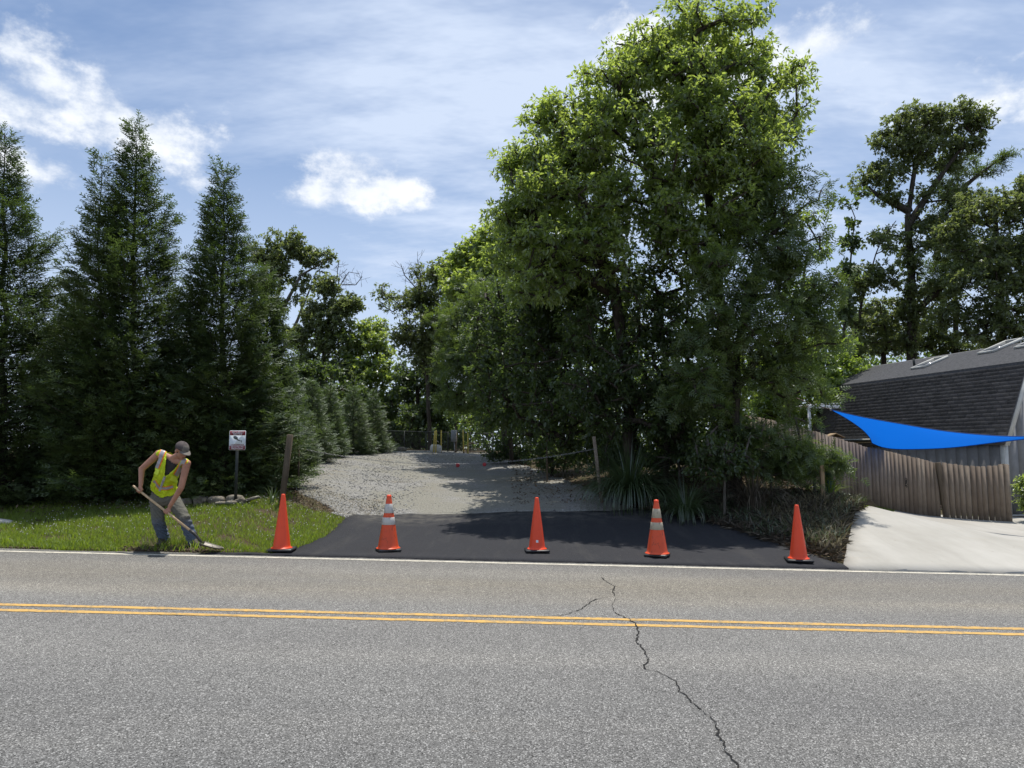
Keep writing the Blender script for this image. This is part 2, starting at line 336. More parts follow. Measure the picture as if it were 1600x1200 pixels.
MAT['vest'] = vest_material()
MAT['vest_edge'] = simple('vest_binding', (0.62, 0.85, 0.06), (0.72, 0.88, 0.10), 10, 0.6)
MAT['reflect'] = simple('silver_tape', (0.27, 0.26, 0.27), (0.36, 0.35, 0.36), 25, 0.45, 0, 0.5)
MAT['orange'] = simple('orange_tape', (0.78, 0.20, 0.02), (0.85, 0.27, 0.03), 20, 0.7)
MAT['undershirt'] = simple('dark_undershirt', (0.018, 0.018, 0.02), (0.035, 0.032, 0.032), 20, 0.9)
def jeans_material():
    t = NT('dirty_jeans'); n = t.noise(3.2, 5, 0.6); n2 = t.noise(60, 3)
    s = t.n('ShaderNodeSeparateXYZ'); t.l(t.co(), s.inputs[0])
    low = t.math('ADD', t.ramp(s.outputs[2], 0.75, 0.40), t.math('MULTIPLY', t.math('SUBTRACT', n, 0.5), 0.9))
    col = t.mix(t.ramp(low, 0.35, 0.75), (0.125, 0.118, 0.088), (0.085, 0.115, 0.175))
    col = t.mix(t.ramp(t.noise(7, 5, 0.6), 0.58, 0.75, 0, 0.7), col, (0.11, 0.065, 0.038))
    col = t.mix(t.math('MULTIPLY', n2, 0.3), col, (0.22, 0.23, 0.24))
    return t.done(col, 0.9, t.bump(t.noise(13, 3, 0.5, t.co((1, 1, 1.8)), 0.6), 0.9, 0.03), 0.15)
MAT['jeans'] = jeans_material()
MAT['boot'] = simple('boot_leather', (0.03, 0.024, 0.02), (0.09, 0.07, 0.055), 14, 0.7)
MAT['cap'] = simple('cap_cloth', (0.13, 0.115, 0.098), (0.18, 0.16, 0.135), 25, 0.9)
MAT['cap_dark'] = simple('cap_dark_cloth', (0.065, 0.052, 0.05), (0.095, 0.078, 0.074), 25, 0.9)
MAT['hair'] = simple('dark_hair', (0.018, 0.012, 0.009), (0.035, 0.024, 0.017), 40, 0.7)
MAT['eye'] = simple('eye', (0.03, 0.022, 0.018))
MAT['lip'] = simple('lip', (0.24, 0.085, 0.065))
MAT['ash'] = simple('shovel_shaft', (0.42, 0.29, 0.16), (0.56, 0.42, 0.26), 25, 0.5, 0.1, 0.4)
MAT['steel'] = simple('worn_steel', (0.08, 0.072, 0.062), (0.19, 0.175, 0.155), 12, 0.5, 0.1, 0.5, 0.55)
MAT['black_steel'] = simple('black_steel', (0.02, 0.019, 0.018), (0.06, 0.052, 0.045), 14, 0.5, 0.1, 0.5, 0.3)
def sail_material():
    t = NT('blue_shade_cloth')
    n = t.noise(300, 2, 0.5, t.co((1, 0.3, 1)))
    c = t.mix(t.ramp(n, 0.3, 0.7), (0.004, 0.115, 0.52), (0.006, 0.145, 0.60))
    b = t.n('ShaderNodeBsdfPrincipled'); t.set(b.inputs['Base Color'], c); b.inputs['Roughness'].default_value = 0.7
    tl = t.n('ShaderNodeBsdfTranslucent'); t.set(tl.inputs[0], (0.004, 0.15, 0.68)); mx = t.n('ShaderNodeMixShader'); mx.inputs[0].default_value = 0.5
    t.l(b.outputs[0], mx.inputs[1]); t.l(tl.outputs[0], mx.inputs[2]); t.l(mx.outputs[0], t.out.inputs[0]); return t.m
MAT['sail'] = sail_material()
MAT['sail_edge'] = simple('sail_webbing', (0.004, 0.05, 0.25), None, rough=0.7)

# ------------------------------------------------------------------ object helpers
ORG = {}
def link(o, parent=None):
    COL.objects.link(o)
    if parent is not None:
        o.parent = parent; ORG[o.name] = ORG[parent.name]
    else: ORG[o.name] = np.zeros(3)
    return o
def tag(o, label=None, cat=None, group=None, kind=None):
    for k, v in (('label', label), ('category', cat), ('group', group), ('kind', kind)):
        if v: o[k] = v
    return o
def empty(name, base, label, cat, group=None):
    o = bpy.data.objects.new(name, None); o.empty_display_size = 0.2
    COL.objects.link(o); o.location = tuple(float(x) for x in base); ORG[o.name] = np.array(base, float)
    return tag(o, label, cat, group)
def fastmesh(name, verts, faces_flat, sizes):
    me = bpy.data.meshes.new(name)
    verts = np.asarray(verts, np.float32); faces_flat = np.asarray(faces_flat, np.int32)
    me.vertices.add(len(verts)); me.vertices.foreach_set('co', verts.ravel())
    me.loops.add(len(faces_flat)); me.loops.foreach_set('vertex_index', faces_flat)
    if isinstance(sizes, int): n = len(faces_flat) // sizes; starts = np.arange(n, dtype=np.int32) * sizes
    else: n = len(sizes); starts = np.concatenate([[0], np.cumsum(sizes)[:-1]]).astype(np.int32)
    me.polygons.add(n); me.polygons.foreach_set('loop_start', starts)
    me.update(calc_edges=True); me.validate(); return me
def put(name, me, mat, parent=None, smooth=False):
    o = bpy.data.objects.new(name, me)
    if isinstance(mat, str): mat = MAT[mat]
    if mat is not None and not me.materials: me.materials.append(mat)
    if smooth: me.polygons.foreach_set('use_smooth', np.ones(len(me.polygons), bool))
    return link(o, parent)
def obj(name, verts, faces, mat, parent=None, smooth=False, sizes=None):
    """world-space verts; stored relative to the parent thing's base"""
    v = np.asarray(verts, float)
    if parent is not None: v = v - ORG[parent.name]
    if sizes is None:
        flat = [i for f in faces for i in f]; sizes = [len(f) for f in faces]
    else: flat = faces
    return put(name, fastmesh(name, v, flat, sizes), mat, parent, smooth)

class MB:
    def __init__(s): s.v = []; s.f = []
    def add(s, v, f):
        o = len(s.v); s.v += [tuple(map(float, x)) for x in v]; s.f += [tuple(i + o for i in q) for q in f]; return s
    def box(s, c, size, rot=None, bevel=0.0, taper=1.0):
        hx, hy, hz = [x / 2 for x in size]
        R = np.array(rot) if rot is not None else np.eye(3)
        if bevel <= 0:
            pts = [(-hx, -hy, -hz), (hx, -hy, -hz), (hx, hy, -hz), (-hx, hy, -hz), (-hx * taper, -hy * taper, hz), (hx * taper, -hy * taper, hz), (hx * taper, hy * taper, hz), (-hx * taper, hy * taper, hz)]
            fs = [(0, 3, 2, 1), (4, 5, 6, 7), (0, 1, 5, 4), (1, 2, 6, 5), (2, 3, 7, 6), (3, 0, 4, 7)]
        else:
            b = bevel; pts = []; fs = []
            rings = [(-hz, b), (-hz + b, 0), (hz - b, 0), (hz, b)]
            for (z, ins) in rings:
                x, y = hx - ins, hy - ins; k = max(b - ins, b * .5) if ins == 0 else b * .5
                pts += [(-x + k, -y, z), (x - k, -y, z), (x, -y + k, z), (x, y - k, z), (x - k, y, z), (-x + k, y, z), (-x, y - k, z), (-x, -y + k, z)]
            for r in range(3):
                for i in range(8): j = (i + 1) % 8; fs.append((r * 8 + i, r * 8 + j, r * 8 + 8 + j, r * 8 + 8 + i))
            fs += [tuple(range(7, -1, -1)), tuple(range(24, 32))]
        return s.add([R @ np.array(p) + np.array(c) for p in pts], fs)
    def tube(s, pts, radii, n=8, cap=True):
        pts = [np.array(p, float) for p in pts]
        if isinstance(radii, (int, float)): radii = [radii] * len(pts)
        vs = []; fs = []
        t0 = pts[1] - pts[0]; up = np.array((0, 0, 1.)) if abs(t0[2]) < 0.9 * np.linalg.norm(t0) else np.array((1., 0, 0))
        for i, p in enumerate(pts):
            t = pts[min(i + 1, len(pts) - 1)] - pts[max(i - 1, 0)]; t = t / (np.linalg.norm(t) + 1e-9)
            a = np.cross(t, up); a /= np.linalg.norm(a) + 1e-9; b = np.cross(t, a); up = np.cross(a, t)
            for k in range(n): an = 2 * pi * k / n; vs.append(p + radii[i] * (math.cos(an) * a + math.sin(an) * b))
        for i in range(len(pts) - 1):
            for k in range(n): j = (k + 1) % n; fs.append((i * n + k, i * n + j, i * n + n + j, i * n + n + k))
        if cap: fs += [tuple(range(n - 1, -1, -1)), tuple((len(pts) - 1) * n + k for k in range(n))]
        return s.add(vs, fs)
    def lathe(s, c, prof, n=24, rot=None):
        R = np.array(rot) if rot is not None else np.eye(3); vs = []; fs = []
        for (r, z) in prof:
            for k in range(n): a = 2 * pi * k / n; vs.append(R @ np.array((r * math.cos(a), r * math.sin(a), z)) + np.array(c))
        for i in range(len(prof) - 1):
            for k in range(n): j = (k + 1) % n; fs.append((i * n + k, i * n + j, i * n + n + j, i * n + n + k))
        fs += [tuple(range(n - 1, -1, -1)), tuple((len(prof) - 1) * n + k for k in range(n))]
        return s.add(vs, fs)
    def ball(s, c, r, rot=None, n=14, m=9):
        r = (r, r, r) if isinstance(r, (int, float)) else r
        R = np.array(rot) if rot is not None else np.eye(3); vs = []; fs = []
        for i in range(1, m):
            th = pi * i / m
            for k in range(n): a = 2 * pi * k / n; vs.append(R @ np.array((r[0] * math.sin(th) * math.cos(a), r[1] * math.sin(th) * math.sin(a), r[2] * math.cos(th))) + np.array(c))
        vs += [R @ np.array((0, 0, r[2])) + np.array(c), R @ np.array((0, 0, -r[2])) + np.array(c)]
        T, B = len(vs) - 2, len(vs) - 1
        for i in range(m - 2):
            for k in range(n): j = (k + 1) % n; fs.append((i * n + k, i * n + n + k, i * n + n + j, i * n + j))
        for k in range(n): j = (k + 1) % n; fs += [(T, k, j), (B, (m - 2) * n + j, (m - 2) * n + k)]
        return s.add(vs, fs)
    def capsule(s, p0, p1, r0, r1, n=12):
        p0, p1 = np.array(p0, float), np.array(p1, float); d = p1 - p0; L = np.linalg.norm(d) + 1e-9; d /= L
        pts, rad = [], []
        for a in np.linspace(-pi / 2 + .05, 0, 5): pts.append(p0 + d * r0 * math.sin(a)); rad.append(r0 * math.cos(a))
        for a in np.linspace(0, pi / 2 - .05, 5): pts.append(p1 + d * r1 * math.sin(a)); rad.append(r1 * math.cos(a))
        return s.tube(pts, rad, n)
    def loft(s, secs, n=20, power=2.3):
        """secs: (centre, axis a, half a, axis b, half b): closed super-ellipse rings"""
        vs = []; fs = []
        for (c, a, ha, b, hb) in secs:
            for k in range(n):
                t = 2 * pi * k / n; ct, st = math.cos(t), math.sin(t)
                vs.append(np.array(c) + np.array(a) * ha * math.copysign(abs(ct) ** (2 / power), ct) + np.array(b) * hb * math.copysign(abs(st) ** (2 / power), st))
        for i in range(len(secs) - 1):
            for k in range(n): j = (k + 1) % n; fs.append((i * n + k, i * n + j, i * n + n + j, i * n + n + k))
        fs += [tuple(range(n - 1, -1, -1)), tuple((len(secs) - 1) * n + k for k in range(n))]
        return s.add(vs, fs)
    def build(s, name, mat, parent=None, smooth=False): return obj(name, s.v, s.f, mat, parent, smooth)

def frame(d, up=(0, 0, 1)):
    """rotation whose z axis is d"""
    z = np.array(d, float); z /= np.linalg.norm(z); u = np.array(up, float)
    if abs(z @ u) > 0.98 * np.linalg.norm(u): u = np.array((0, 1., 0))
    x = np.cross(u, z); x /= np.linalg.norm(x); y = np.cross(z, x)
    return np.stack([x, y, z], 1)
def rotz(a): c, s = math.cos(a), math.sin(a); return np.array([[c, -s, 0], [s, c, 0], [0, 0, 1.]])
def rotx(a): c, s = math.cos(a), math.sin(a); return np.array([[1., 0, 0], [0, c, -s], [0, s, c]])
def roty(a): c, s = math.cos(a), math.sin(a); return np.array([[c, 0, s], [0, 1., 0], [-s, 0, c]])

# ------------------------------------------------------------------ terrain
def zroad(x): return -0.0235 * 40 * np.tanh(np.asarray(x, float) / 40)
ctrl = [P(*c) for c in [(100, 830, 12.6), (-100, 800, 14.6), (100, 790, 15), (300, 790, 14.4), (360, 781, 14.8), (440, 792, 14.2), (480, 768, 17), (545, 806, 16), (525, 830, 13.6), (470, 857, 11.9),
        (480, 737, 21), (470, 712, 26), (540, 706, 31), (640, 706, 31.5), (800, 804, 16), (700, 762, 20), (690, 730, 25.5), (720, 708, 31.5), (850, 745, 22), (1005, 797, 16.2), (930, 771, 18), (850, 735, 23.5), (760, 713, 29),
        (1200, 851, 13), (1100, 820, 14.8), (1200, 800, 15.4), (1140, 772, 17), (1285, 781, 15.8), (1312, 820, 14), (1325, 852, 12.5), (1332, 800, 19), (1430, 803, 21.5), (1580, 806, 21.5), (1300, 771, 20.6), (1175, 736, 19),
        (1050, 740, 19), (950, 735, 22), (100, 745, 19), (300, 750, 18.5), (860, 715, 30)]]
ctrl += [np.array(p) for p in [(-20, 20, 1.1), (-30, 14, 0.95), (-15, 30, 1.8), (0, 45, 1.7), (-20, 50, 1.7), (20, 50, 0.6), (22, 15, -.5), (30, 30, -.5), (16, 30, -.3), (12, 30, -.1), (40, 20, -.8), (-45, 30, 1.3), (10, 45, 1.0), (0, 70, 1.3), (50, 60, .3), (-50, 70, 1.4)]]
for x in (-50, -30, -20, -14, -10, -7, -4, -1, 2, 5, 8, 11, 15, 20, 30, 50):
    for y in (11.0, 9.0): ctrl.append(np.array((x, y, float(zroad(x)))))
ctrl = np.array(ctrl)
def tps_k(r2): return np.where(r2 > 1e-12, 0.5 * r2 * np.log(r2 + 1e-12), 0.0)
_n = len(ctrl); _d2 = ((ctrl[:, None, :2] - ctrl[None, :, :2]) ** 2).sum(-1)
_A = np.zeros((_n + 3, _n + 3)); _A[:_n, :_n] = tps_k(_d2) + 0.05 * np.eye(_n); _A[:_n, _n] = 1; _A[:_n, _n + 1:] = ctrl[:, :2]; _A[_n, :_n] = 1; _A[_n + 1:, :_n] = ctrl[:, :2].T
_w = np.linalg.solve(_A, np.concatenate([ctrl[:, 2], np.zeros(3)]))
def sstep(a, b, x): t = np.clip((x - a) / (b - a), 0, 1); return t * t * (3 - 2 * t)
def terrain(x, y):
    x = np.asarray(x, float); y = np.asarray(y, float); sh = np.broadcast(x, y).shape
    xf = np.broadcast_to(x, sh).ravel(); yf = np.broadcast_to(y, sh).ravel()
    xc = np.clip(xf, -50, 50); yc = np.clip(yf, 0, 70); z = np.empty(len(xf))
    for i in range(0, len(xf), 20000):
        X, Y = xc[i:i + 20000], yc[i:i + 20000]
        d2 = (X[:, None] - ctrl[None, :, 0]) ** 2 + (Y[:, None] - ctrl[None, :, 1]) ** 2
        z[i:i + 20000] = tps_k(d2) @ _w[:_n] + _w[_n] + _w[_n + 1] * X + _w[_n + 2] * Y
    z = np.clip(z, -1.5, 2.4)
    k = sstep(11.05, 12.2, yf); zr = zroad(xf)
    return (zr * (1 - k) + z * k).reshape(sh)
def tz(x, y): return float(terrain(np.array([x]), np.array([y]))[0])
def G(px, py, y0=4.0, y1=60.0):
    """where the line through that pixel meets the ground"""
    d = ray(px, py); Y = np.linspace(y0, y1, 3000); t = Y / d[1]
    diff = H + d[2] * t - terrain(d[0] * t, Y); k = np.argmax(diff < 0)
    if diff[k] >= 0: k = len(Y) - 1
    return np.array([d[0] * t[k], Y[k], terrain(np.array([d[0] * t[k]]), np.array([Y[k]]))[0]])

def spaced(fine0, fine1, step, lo, hi):
    a = list(np.arange(fine0, fine1, step)); s = step; x = fine0
    left = []
    while x > lo: s *= 1.35; x -= s; left.append(x)
    s = step; x = a[-1]; right = []
    while x < hi: s *= 1.35; x += s; right.append(x)
    return np.array(left[::-1] + a + right)
gx = spaced(-15, 17, 0.3, -900, 900); gy = spaced(9.5, 34, 0.3, -300, 1500)
GX, GY = np.meshgrid(gx, gy); GZ = terrain(GX, GY) - 0.02 - 0.05 * (GY < 11.1)
nx, ny = len(gx), len(gy)
idx = np.arange(nx * ny).reshape(ny, nx)
quads = np.stack([idx[:-1, :-1], idx[:-1, 1:], idx[1:, 1:], idx[1:, :-1]], -1).reshape(-1, 4)
g = obj('ground', np.stack([GX.ravel(), GY.ravel(), GZ.ravel()], 1), quads.ravel(), 'ground', None, True, 4)
tag(g, 'brown soil and leaf litter ground under the trees', 'ground', kind='structure')

def inside(poly, x, y):
    r = np.zeros(len(x), bool); n = len(poly)
    for i in range(n):
        x0, y0 = poly[i][:2]; x1, y1 = poly[(i + 1) % n][:2]
        c = ((y0 > y) != (y1 > y)) & (x < (x1 - x0) * (y - y0) / (y1 - y0 + 1e-12) + x0); r ^= c
    return r
def resample(poly, step, jit=0.0, closed=True):
    out = []; n = len(poly)
    for i in range(n if closed else n - 1):
        a, b = np.array(poly[i][:2]), np.array(poly[(i + 1) % n][:2]); k = max(1, int(np.linalg.norm(b - a) / step))
        for j in range(k): out.append(a + (b - a) * j / k + (rng.normal(0, jit, 2) if j else 0))
    return out
def sheet(name, poly, off, mat, step=0.3, thick=0.06, rough=0.0):
    """a crisp-edged sheet over the terrain, with a skirt"""
    b = [tuple(p) for p in poly]; nb = len(b)
    xs = [p[0] for p in b]; ys = [p[1] for p in b]
    X, Y = np.meshgrid(np.arange(min(xs), max(xs), step), np.arange(min(ys), max(ys), step)); X = X.ravel() + 0.011; Y = Y.ravel() + 0.013
    k = inside(b, X, Y); X, Y = X[k], Y[k]
    bx = np.array(b)
    far = np.array([np.min((bx[:, 0] - x) ** 2 + (bx[:, 1] - y) ** 2) > (0.3 * step) ** 2 for x, y in zip(X, Y)], bool) if len(X) else []
    pts = [Vector(p) for p in b] + [Vector((x, y)) for x, y in zip(X[far], Y[far])]
    v, e, f, _, _, _ = delaunay_2d_cdt(pts, [(i, (i + 1) % nb) for i in range(nb)], [], 1, 1e-5)
    v = np.array([tuple(q) for q in v]); z = terrain(v[:, 0], v[:, 1]) + off
    if rough: z = z + rough * np.sin(v[:, 0] * 3.1 + np.sin(v[:, 1] * 2.3) * 2) * np.sin(v[:, 1] * 2.7)
    V = [(*q, zz) for q, zz in zip(v, z)]; Fc = [tuple(q) for q in f]
    o = len(V); V += [(V[i][0], V[i][1], V[i][2] - thick) for i in range(nb)]
    Fc += [(i, (i + 1) % nb, o + (i + 1) % nb, o + i) for i in range(nb)]
    return obj(name, V, Fc, mat, None, False)

# road, markings, cracks
def strip(name, x0, x1, yfun0, yfun1, off, mat, parent=None, step=0.5, jit=0.0):
    xs = np.arange(x0, x1 + step / 2, step); v = []; f = []
    for i, x in enumerate(xs):
        v += [(x, yfun0(x) + rng.normal(0, jit), float(zroad(x)) + off), (x, yfun1(x) + rng.normal(0, jit), float(zroad(x)) + off)]
        if i: f.append((2 * i - 2, 2 * i, 2 * i + 1, 2 * i - 1))
    return obj(name, v, f, mat, parent)
ROAD_E = 11.30
xs = np.unique(np.concatenate([np.arange(-14, 14, 0.25), np.arange(-240, -14, 3.0), np.arange(14, 241, 3.0)])); v = []; f = []
for i, x in enumerate(xs):
    e = ROAD_E + 0.05 * math.sin(x * 2.1) + rng.normal(0, 0.015)
    z = float(zroad(x)); v += [(x, 2.6, z - .06), (x, 2.6, z), (x, 7.4, z + 0.0), (x, e, z), (x, e + 0.02, z - .07)]
    if i:
        for k in range(4): a = 5 * (i - 1) + k; f.append((a, a + 5, a + 6, a + 1))
road = obj('road', v, f, 'road'); tag(road, 'worn grey asphalt two lane road with speckled aggregate', 'road', kind='structure')
EY = 11.02
o = strip('edge_line', -120, 120, lambda x: EY - 0.055, lambda x: EY + 0.055, 0.004, 'white_paint', road, 0.12, 0.004)
strip('centre_line', -120, 120, lambda x: 7.465, lambda x: 7.56, 0.004, 'yellow_paint', road, 0.1, 0.005)
strip('centre_line', -120, 120, lambda x: 7.23, lambda x: 7.325, 0.004, 'yellow_paint', road, 0.1, 0.005)
def road_pt(px, py):
    d = ray(px, py); t = H / (-(d[2] + 0.0235 * d[0])); return np.array((d[0] * t, d[1] * t))
def crack(pts, w0, w1):
    q = [road_pt(800 + x / 3.53, 860 + y / 3.53) for x, y in pts]; fine = []
    for i in range(len(q) - 1):
        k = max(2, int(np.linalg.norm(q[i + 1] - q[i]) / 0.035))
        for j in range(k): fine.append(q[i] + (q[i + 1] - q[i]) * j / k + rng.normal(0, 0.008, 2))
    fine.append(q[-1]); v = []; f = []
    for i, p in enumerate(fine):
        d = fine[min(i + 1, len(fine) - 1)] - fine[max(i - 1, 0)]; nrm = np.array((-d[1], d[0])) / (np.linalg.norm(d) + 1e-9)
        w = (w0 + (w1 - w0) * i / len(fine)) * rng.uniform(0.35, 1.5) * (0.2 if i in (0, len(fine) - 1) else 1)
        z = float(zroad(p[0])) + 0.006
        v += [(*(p - nrm * w / 2), z), (*(p + nrm * w / 2), z)]
        if i: f.append((2 * i - 2, 2 * i, 2 * i + 1, 2 * i - 1))
    obj('crack', v, f, 'crack', road)
crack([(490, 150), (530, 180), (565, 200), (555, 230), (570, 255)], .012, .012)
crack([(540, 262), (465, 270), (410, 300), (385, 325), (310, 350), (250, 365), (120, 368)], .012, .008)
crack([(572, 262), (552, 300), (560, 340)], .004, .006)
crack([(560, 340), (620, 370), (685, 405), (700, 460), (685, 505), (730, 550), (750, 605), (725, 635), (740, 660)], .012, .013)
crack([(741, 659), (762, 666), (790, 670), (850, 695), (900, 725), (930, 780), (980, 830), (1040, 885), (1100, 930), (1135, 985), (1135, 1020), (1165, 1060), (1170, 1100)], .005, .014)
crack([(1175, 1105), (1210, 1140), (1250, 1190), (1270, 1260)], .008, .014)
crack([(-2000, 356), (-1800, 358), (-1500, 362)], .008, .006)

# fresh apron, gravel drive, concrete drive
ap_left = [G(*p)[:2] for p in [(425, 867), (455, 861), (482, 852), (505, 842), (522, 830), (534, 818), (541, 810), (552, 805)]]
ap_top = [G(*p)[:2] for p in [(640, 804), (760, 803), (880, 801), (1000, 797)]]
ap_right = [G(*p)[:2] for p in [(1050, 803), (1110, 818), (1170, 836), (1235, 858), (1300, 880)]]
AP = [np.array((-4.75, 11.2))] + [np.array((ap_left[0][0] - .35, 11.36))] + ap_left + ap_top + ap_right + [np.array((ap_right[-1][0] + 0.35, 11.36)), np.array((ap_right[-1][0] + 0.5, 11.2))]
AP = resample(AP, 0.12, 0.012)
ap = sheet('driveway_apron', AP, 0.022, 'apron', 0.3, 0.08)
tag(ap, 'fresh black asphalt apron across the driveway mouth', 'pavement', kind='structure')
GR = [G(*p)[:2] for p in [(560, 815), (510, 790), (470, 772), (452, 750), (455, 728), (462, 712), (480, 707)]]
GR += [np.array((-9.5, 33.0)), np.array((-3, 34)), np.array((1.0, 33))]
GR += [G(*p)[:2] for p in [(765, 714), (800, 722), (850, 737), (890, 752), (930, 771), (975, 788), (1030, 803)]] + [G(1000, 812)[:2]]
GR = resample(GR, 0.3, 0.05)
gr = sheet('gravel_driveway', GR, 0.008, 'gravel', 0.25, 0.05, 0.006)
tag(gr, 'pale grey gravel driveway climbing from the road', 'driveway', kind='structure')
CC = [np.array((6.0, 11.20))] + [G(*p)[:2] for p in [(1318, 884), (1323, 862), (1327, 840), (1333, 815), (1337, 803), (1350, 798)]]
CC += [G(*p)[:2] for p in [(1400, 799), (1440, 803)]] + [np.array((15.2, 20.9)), np.array((21, 19.5)), np.array((24, 11.20))]
CC[0][0] = CC[1][0] - 0.05
CC = resample(CC, 0.3, 0.008)
cc = sheet('concrete_driveway', CC, 0.03, 'concrete', 0.4, 0.10)
tag(cc, 'pale concrete driveway in front of the grey house', 'driveway', kind='structure')

# ------------------------------------------------------------------ scatter helpers
def instances(pos, X, Y, Z, tmpl, faces):
    """copies of a template (k,3) at pos with axis vectors X, Y, Z (already scaled); faces (m,3|4)"""
    t = np.asarray(tmpl, float); n, k = len(pos), len(t)
    V = pos[:, None, :] + t[None, :, 0, None] * X[:, None, :] + t[None, :, 1, None] * Y[:, None, :] + t[None, :, 2, None] * Z[:, None, :]
    fa = np.asarray(faces); Fc = (np.arange(n) * k)[:, None, None] + fa[None]
    return V.reshape(-1, 3), Fc.reshape(-1), fa.shape[1]
def unit(v): return v / (np.linalg.norm(v, axis=-1, keepdims=True) + 1e-9)
def axes(d, nrm):
    X = unit(d); Y = unit(np.cross(nrm, X)); Z = np.cross(X, Y); return X, Y, Z
LEAF_T = [(0, 0, 0), (.45, .5, .07), (1, 0, -.10), (.45, -.5, .07)]; LEAF_F = [(0, 3, 2), (0, 2, 1)]
TRI_T = [(0, -.5, 0), (.15, .5, .05), (1, .0, -.08)]; TRI_F = [(0, 2, 1)]
def feather(pairs, ang, taper=True):
    v = []; f = []
    def sliver(b, d, L, w):
        o = len(v); p = np.array((-d[1], d[0])); b = np.array(b); d = np.array(d)
        for q, z in ((b - p * w / 2, 0), (b + d * L * .5 + p * w * .5, -.02), (b + d * L, -.10 * L)): v.append((q[0], q[1], z - 0.12 * q[0] ** 2))
        f.append((o, o + 2, o + 1))
    sliver((0, 0), (1, 0), 1.0, .12)
    for i in range(pairs):
        x = .08 + .72 * i / max(1, pairs - 1)
        L = .48 * (1 - .62 * i / pairs) if taper else .4
        for s in (-1, 1): sliver((x, 0), (math.cos(ang), s * math.sin(ang)), L, .15)
    return v, f
SPRAY_T, SPRAY_F = feather(3, math.radians(42))
FERN_T, FERN_F = feather(4, math.radians(62))

class Segs:
    """branch segments collected and built as one tube mesh"""
    def __init__(s): s.a = []; s.b = []; s.ra = []; s.rb = []
    def add(s, a, b, ra, rb): s.a.append(a); s.b.append(b); s.ra.append(ra); s.rb.append(rb)
    def mesh(s, n=6):
        a, b = np.array(s.a), np.array(s.b); d = unit(b - a); up = np.where(np.abs(d[:, 2:3]) < .9, [[0, 0, 1.]], [[1., 0, 0]])
        x = unit(np.cross(d, up)); y = np.cross(d, x); ra, rb = np.array(s.ra)[:, None, None], np.array(s.rb)[:, None, None]
        th = np.arange(n) * 2 * pi / n; ring = np.cos(th)[None, :, None] * x[:, None] + np.sin(th)[None, :, None] * y[:, None]
        V = np.concatenate([a[:, None] + ring * ra, b[:, None] + ring * rb], 1)
        k = np.arange(n); j = (k + 1) % n; q = np.stack([k, j, j + n, k + n], 1)
        Fc = (np.arange(len(a)) * 2 * n)[:, None, None] + q[None]
        return V.reshape(-1, 3), Fc.reshape(-1)

def wobble(p, q, n, amt):
    p, q = np.array(p, float), np.array(q, float); L = np.linalg.norm(q - p); t = np.linspace(0, 1, n + 1)[:, None]
    w = rng.normal(0, 1, (n + 1, 3)) * amt * L; w[0] = 0; w[-1] = 0
    return p + (q - p) * t + w * np.sin(t * pi)

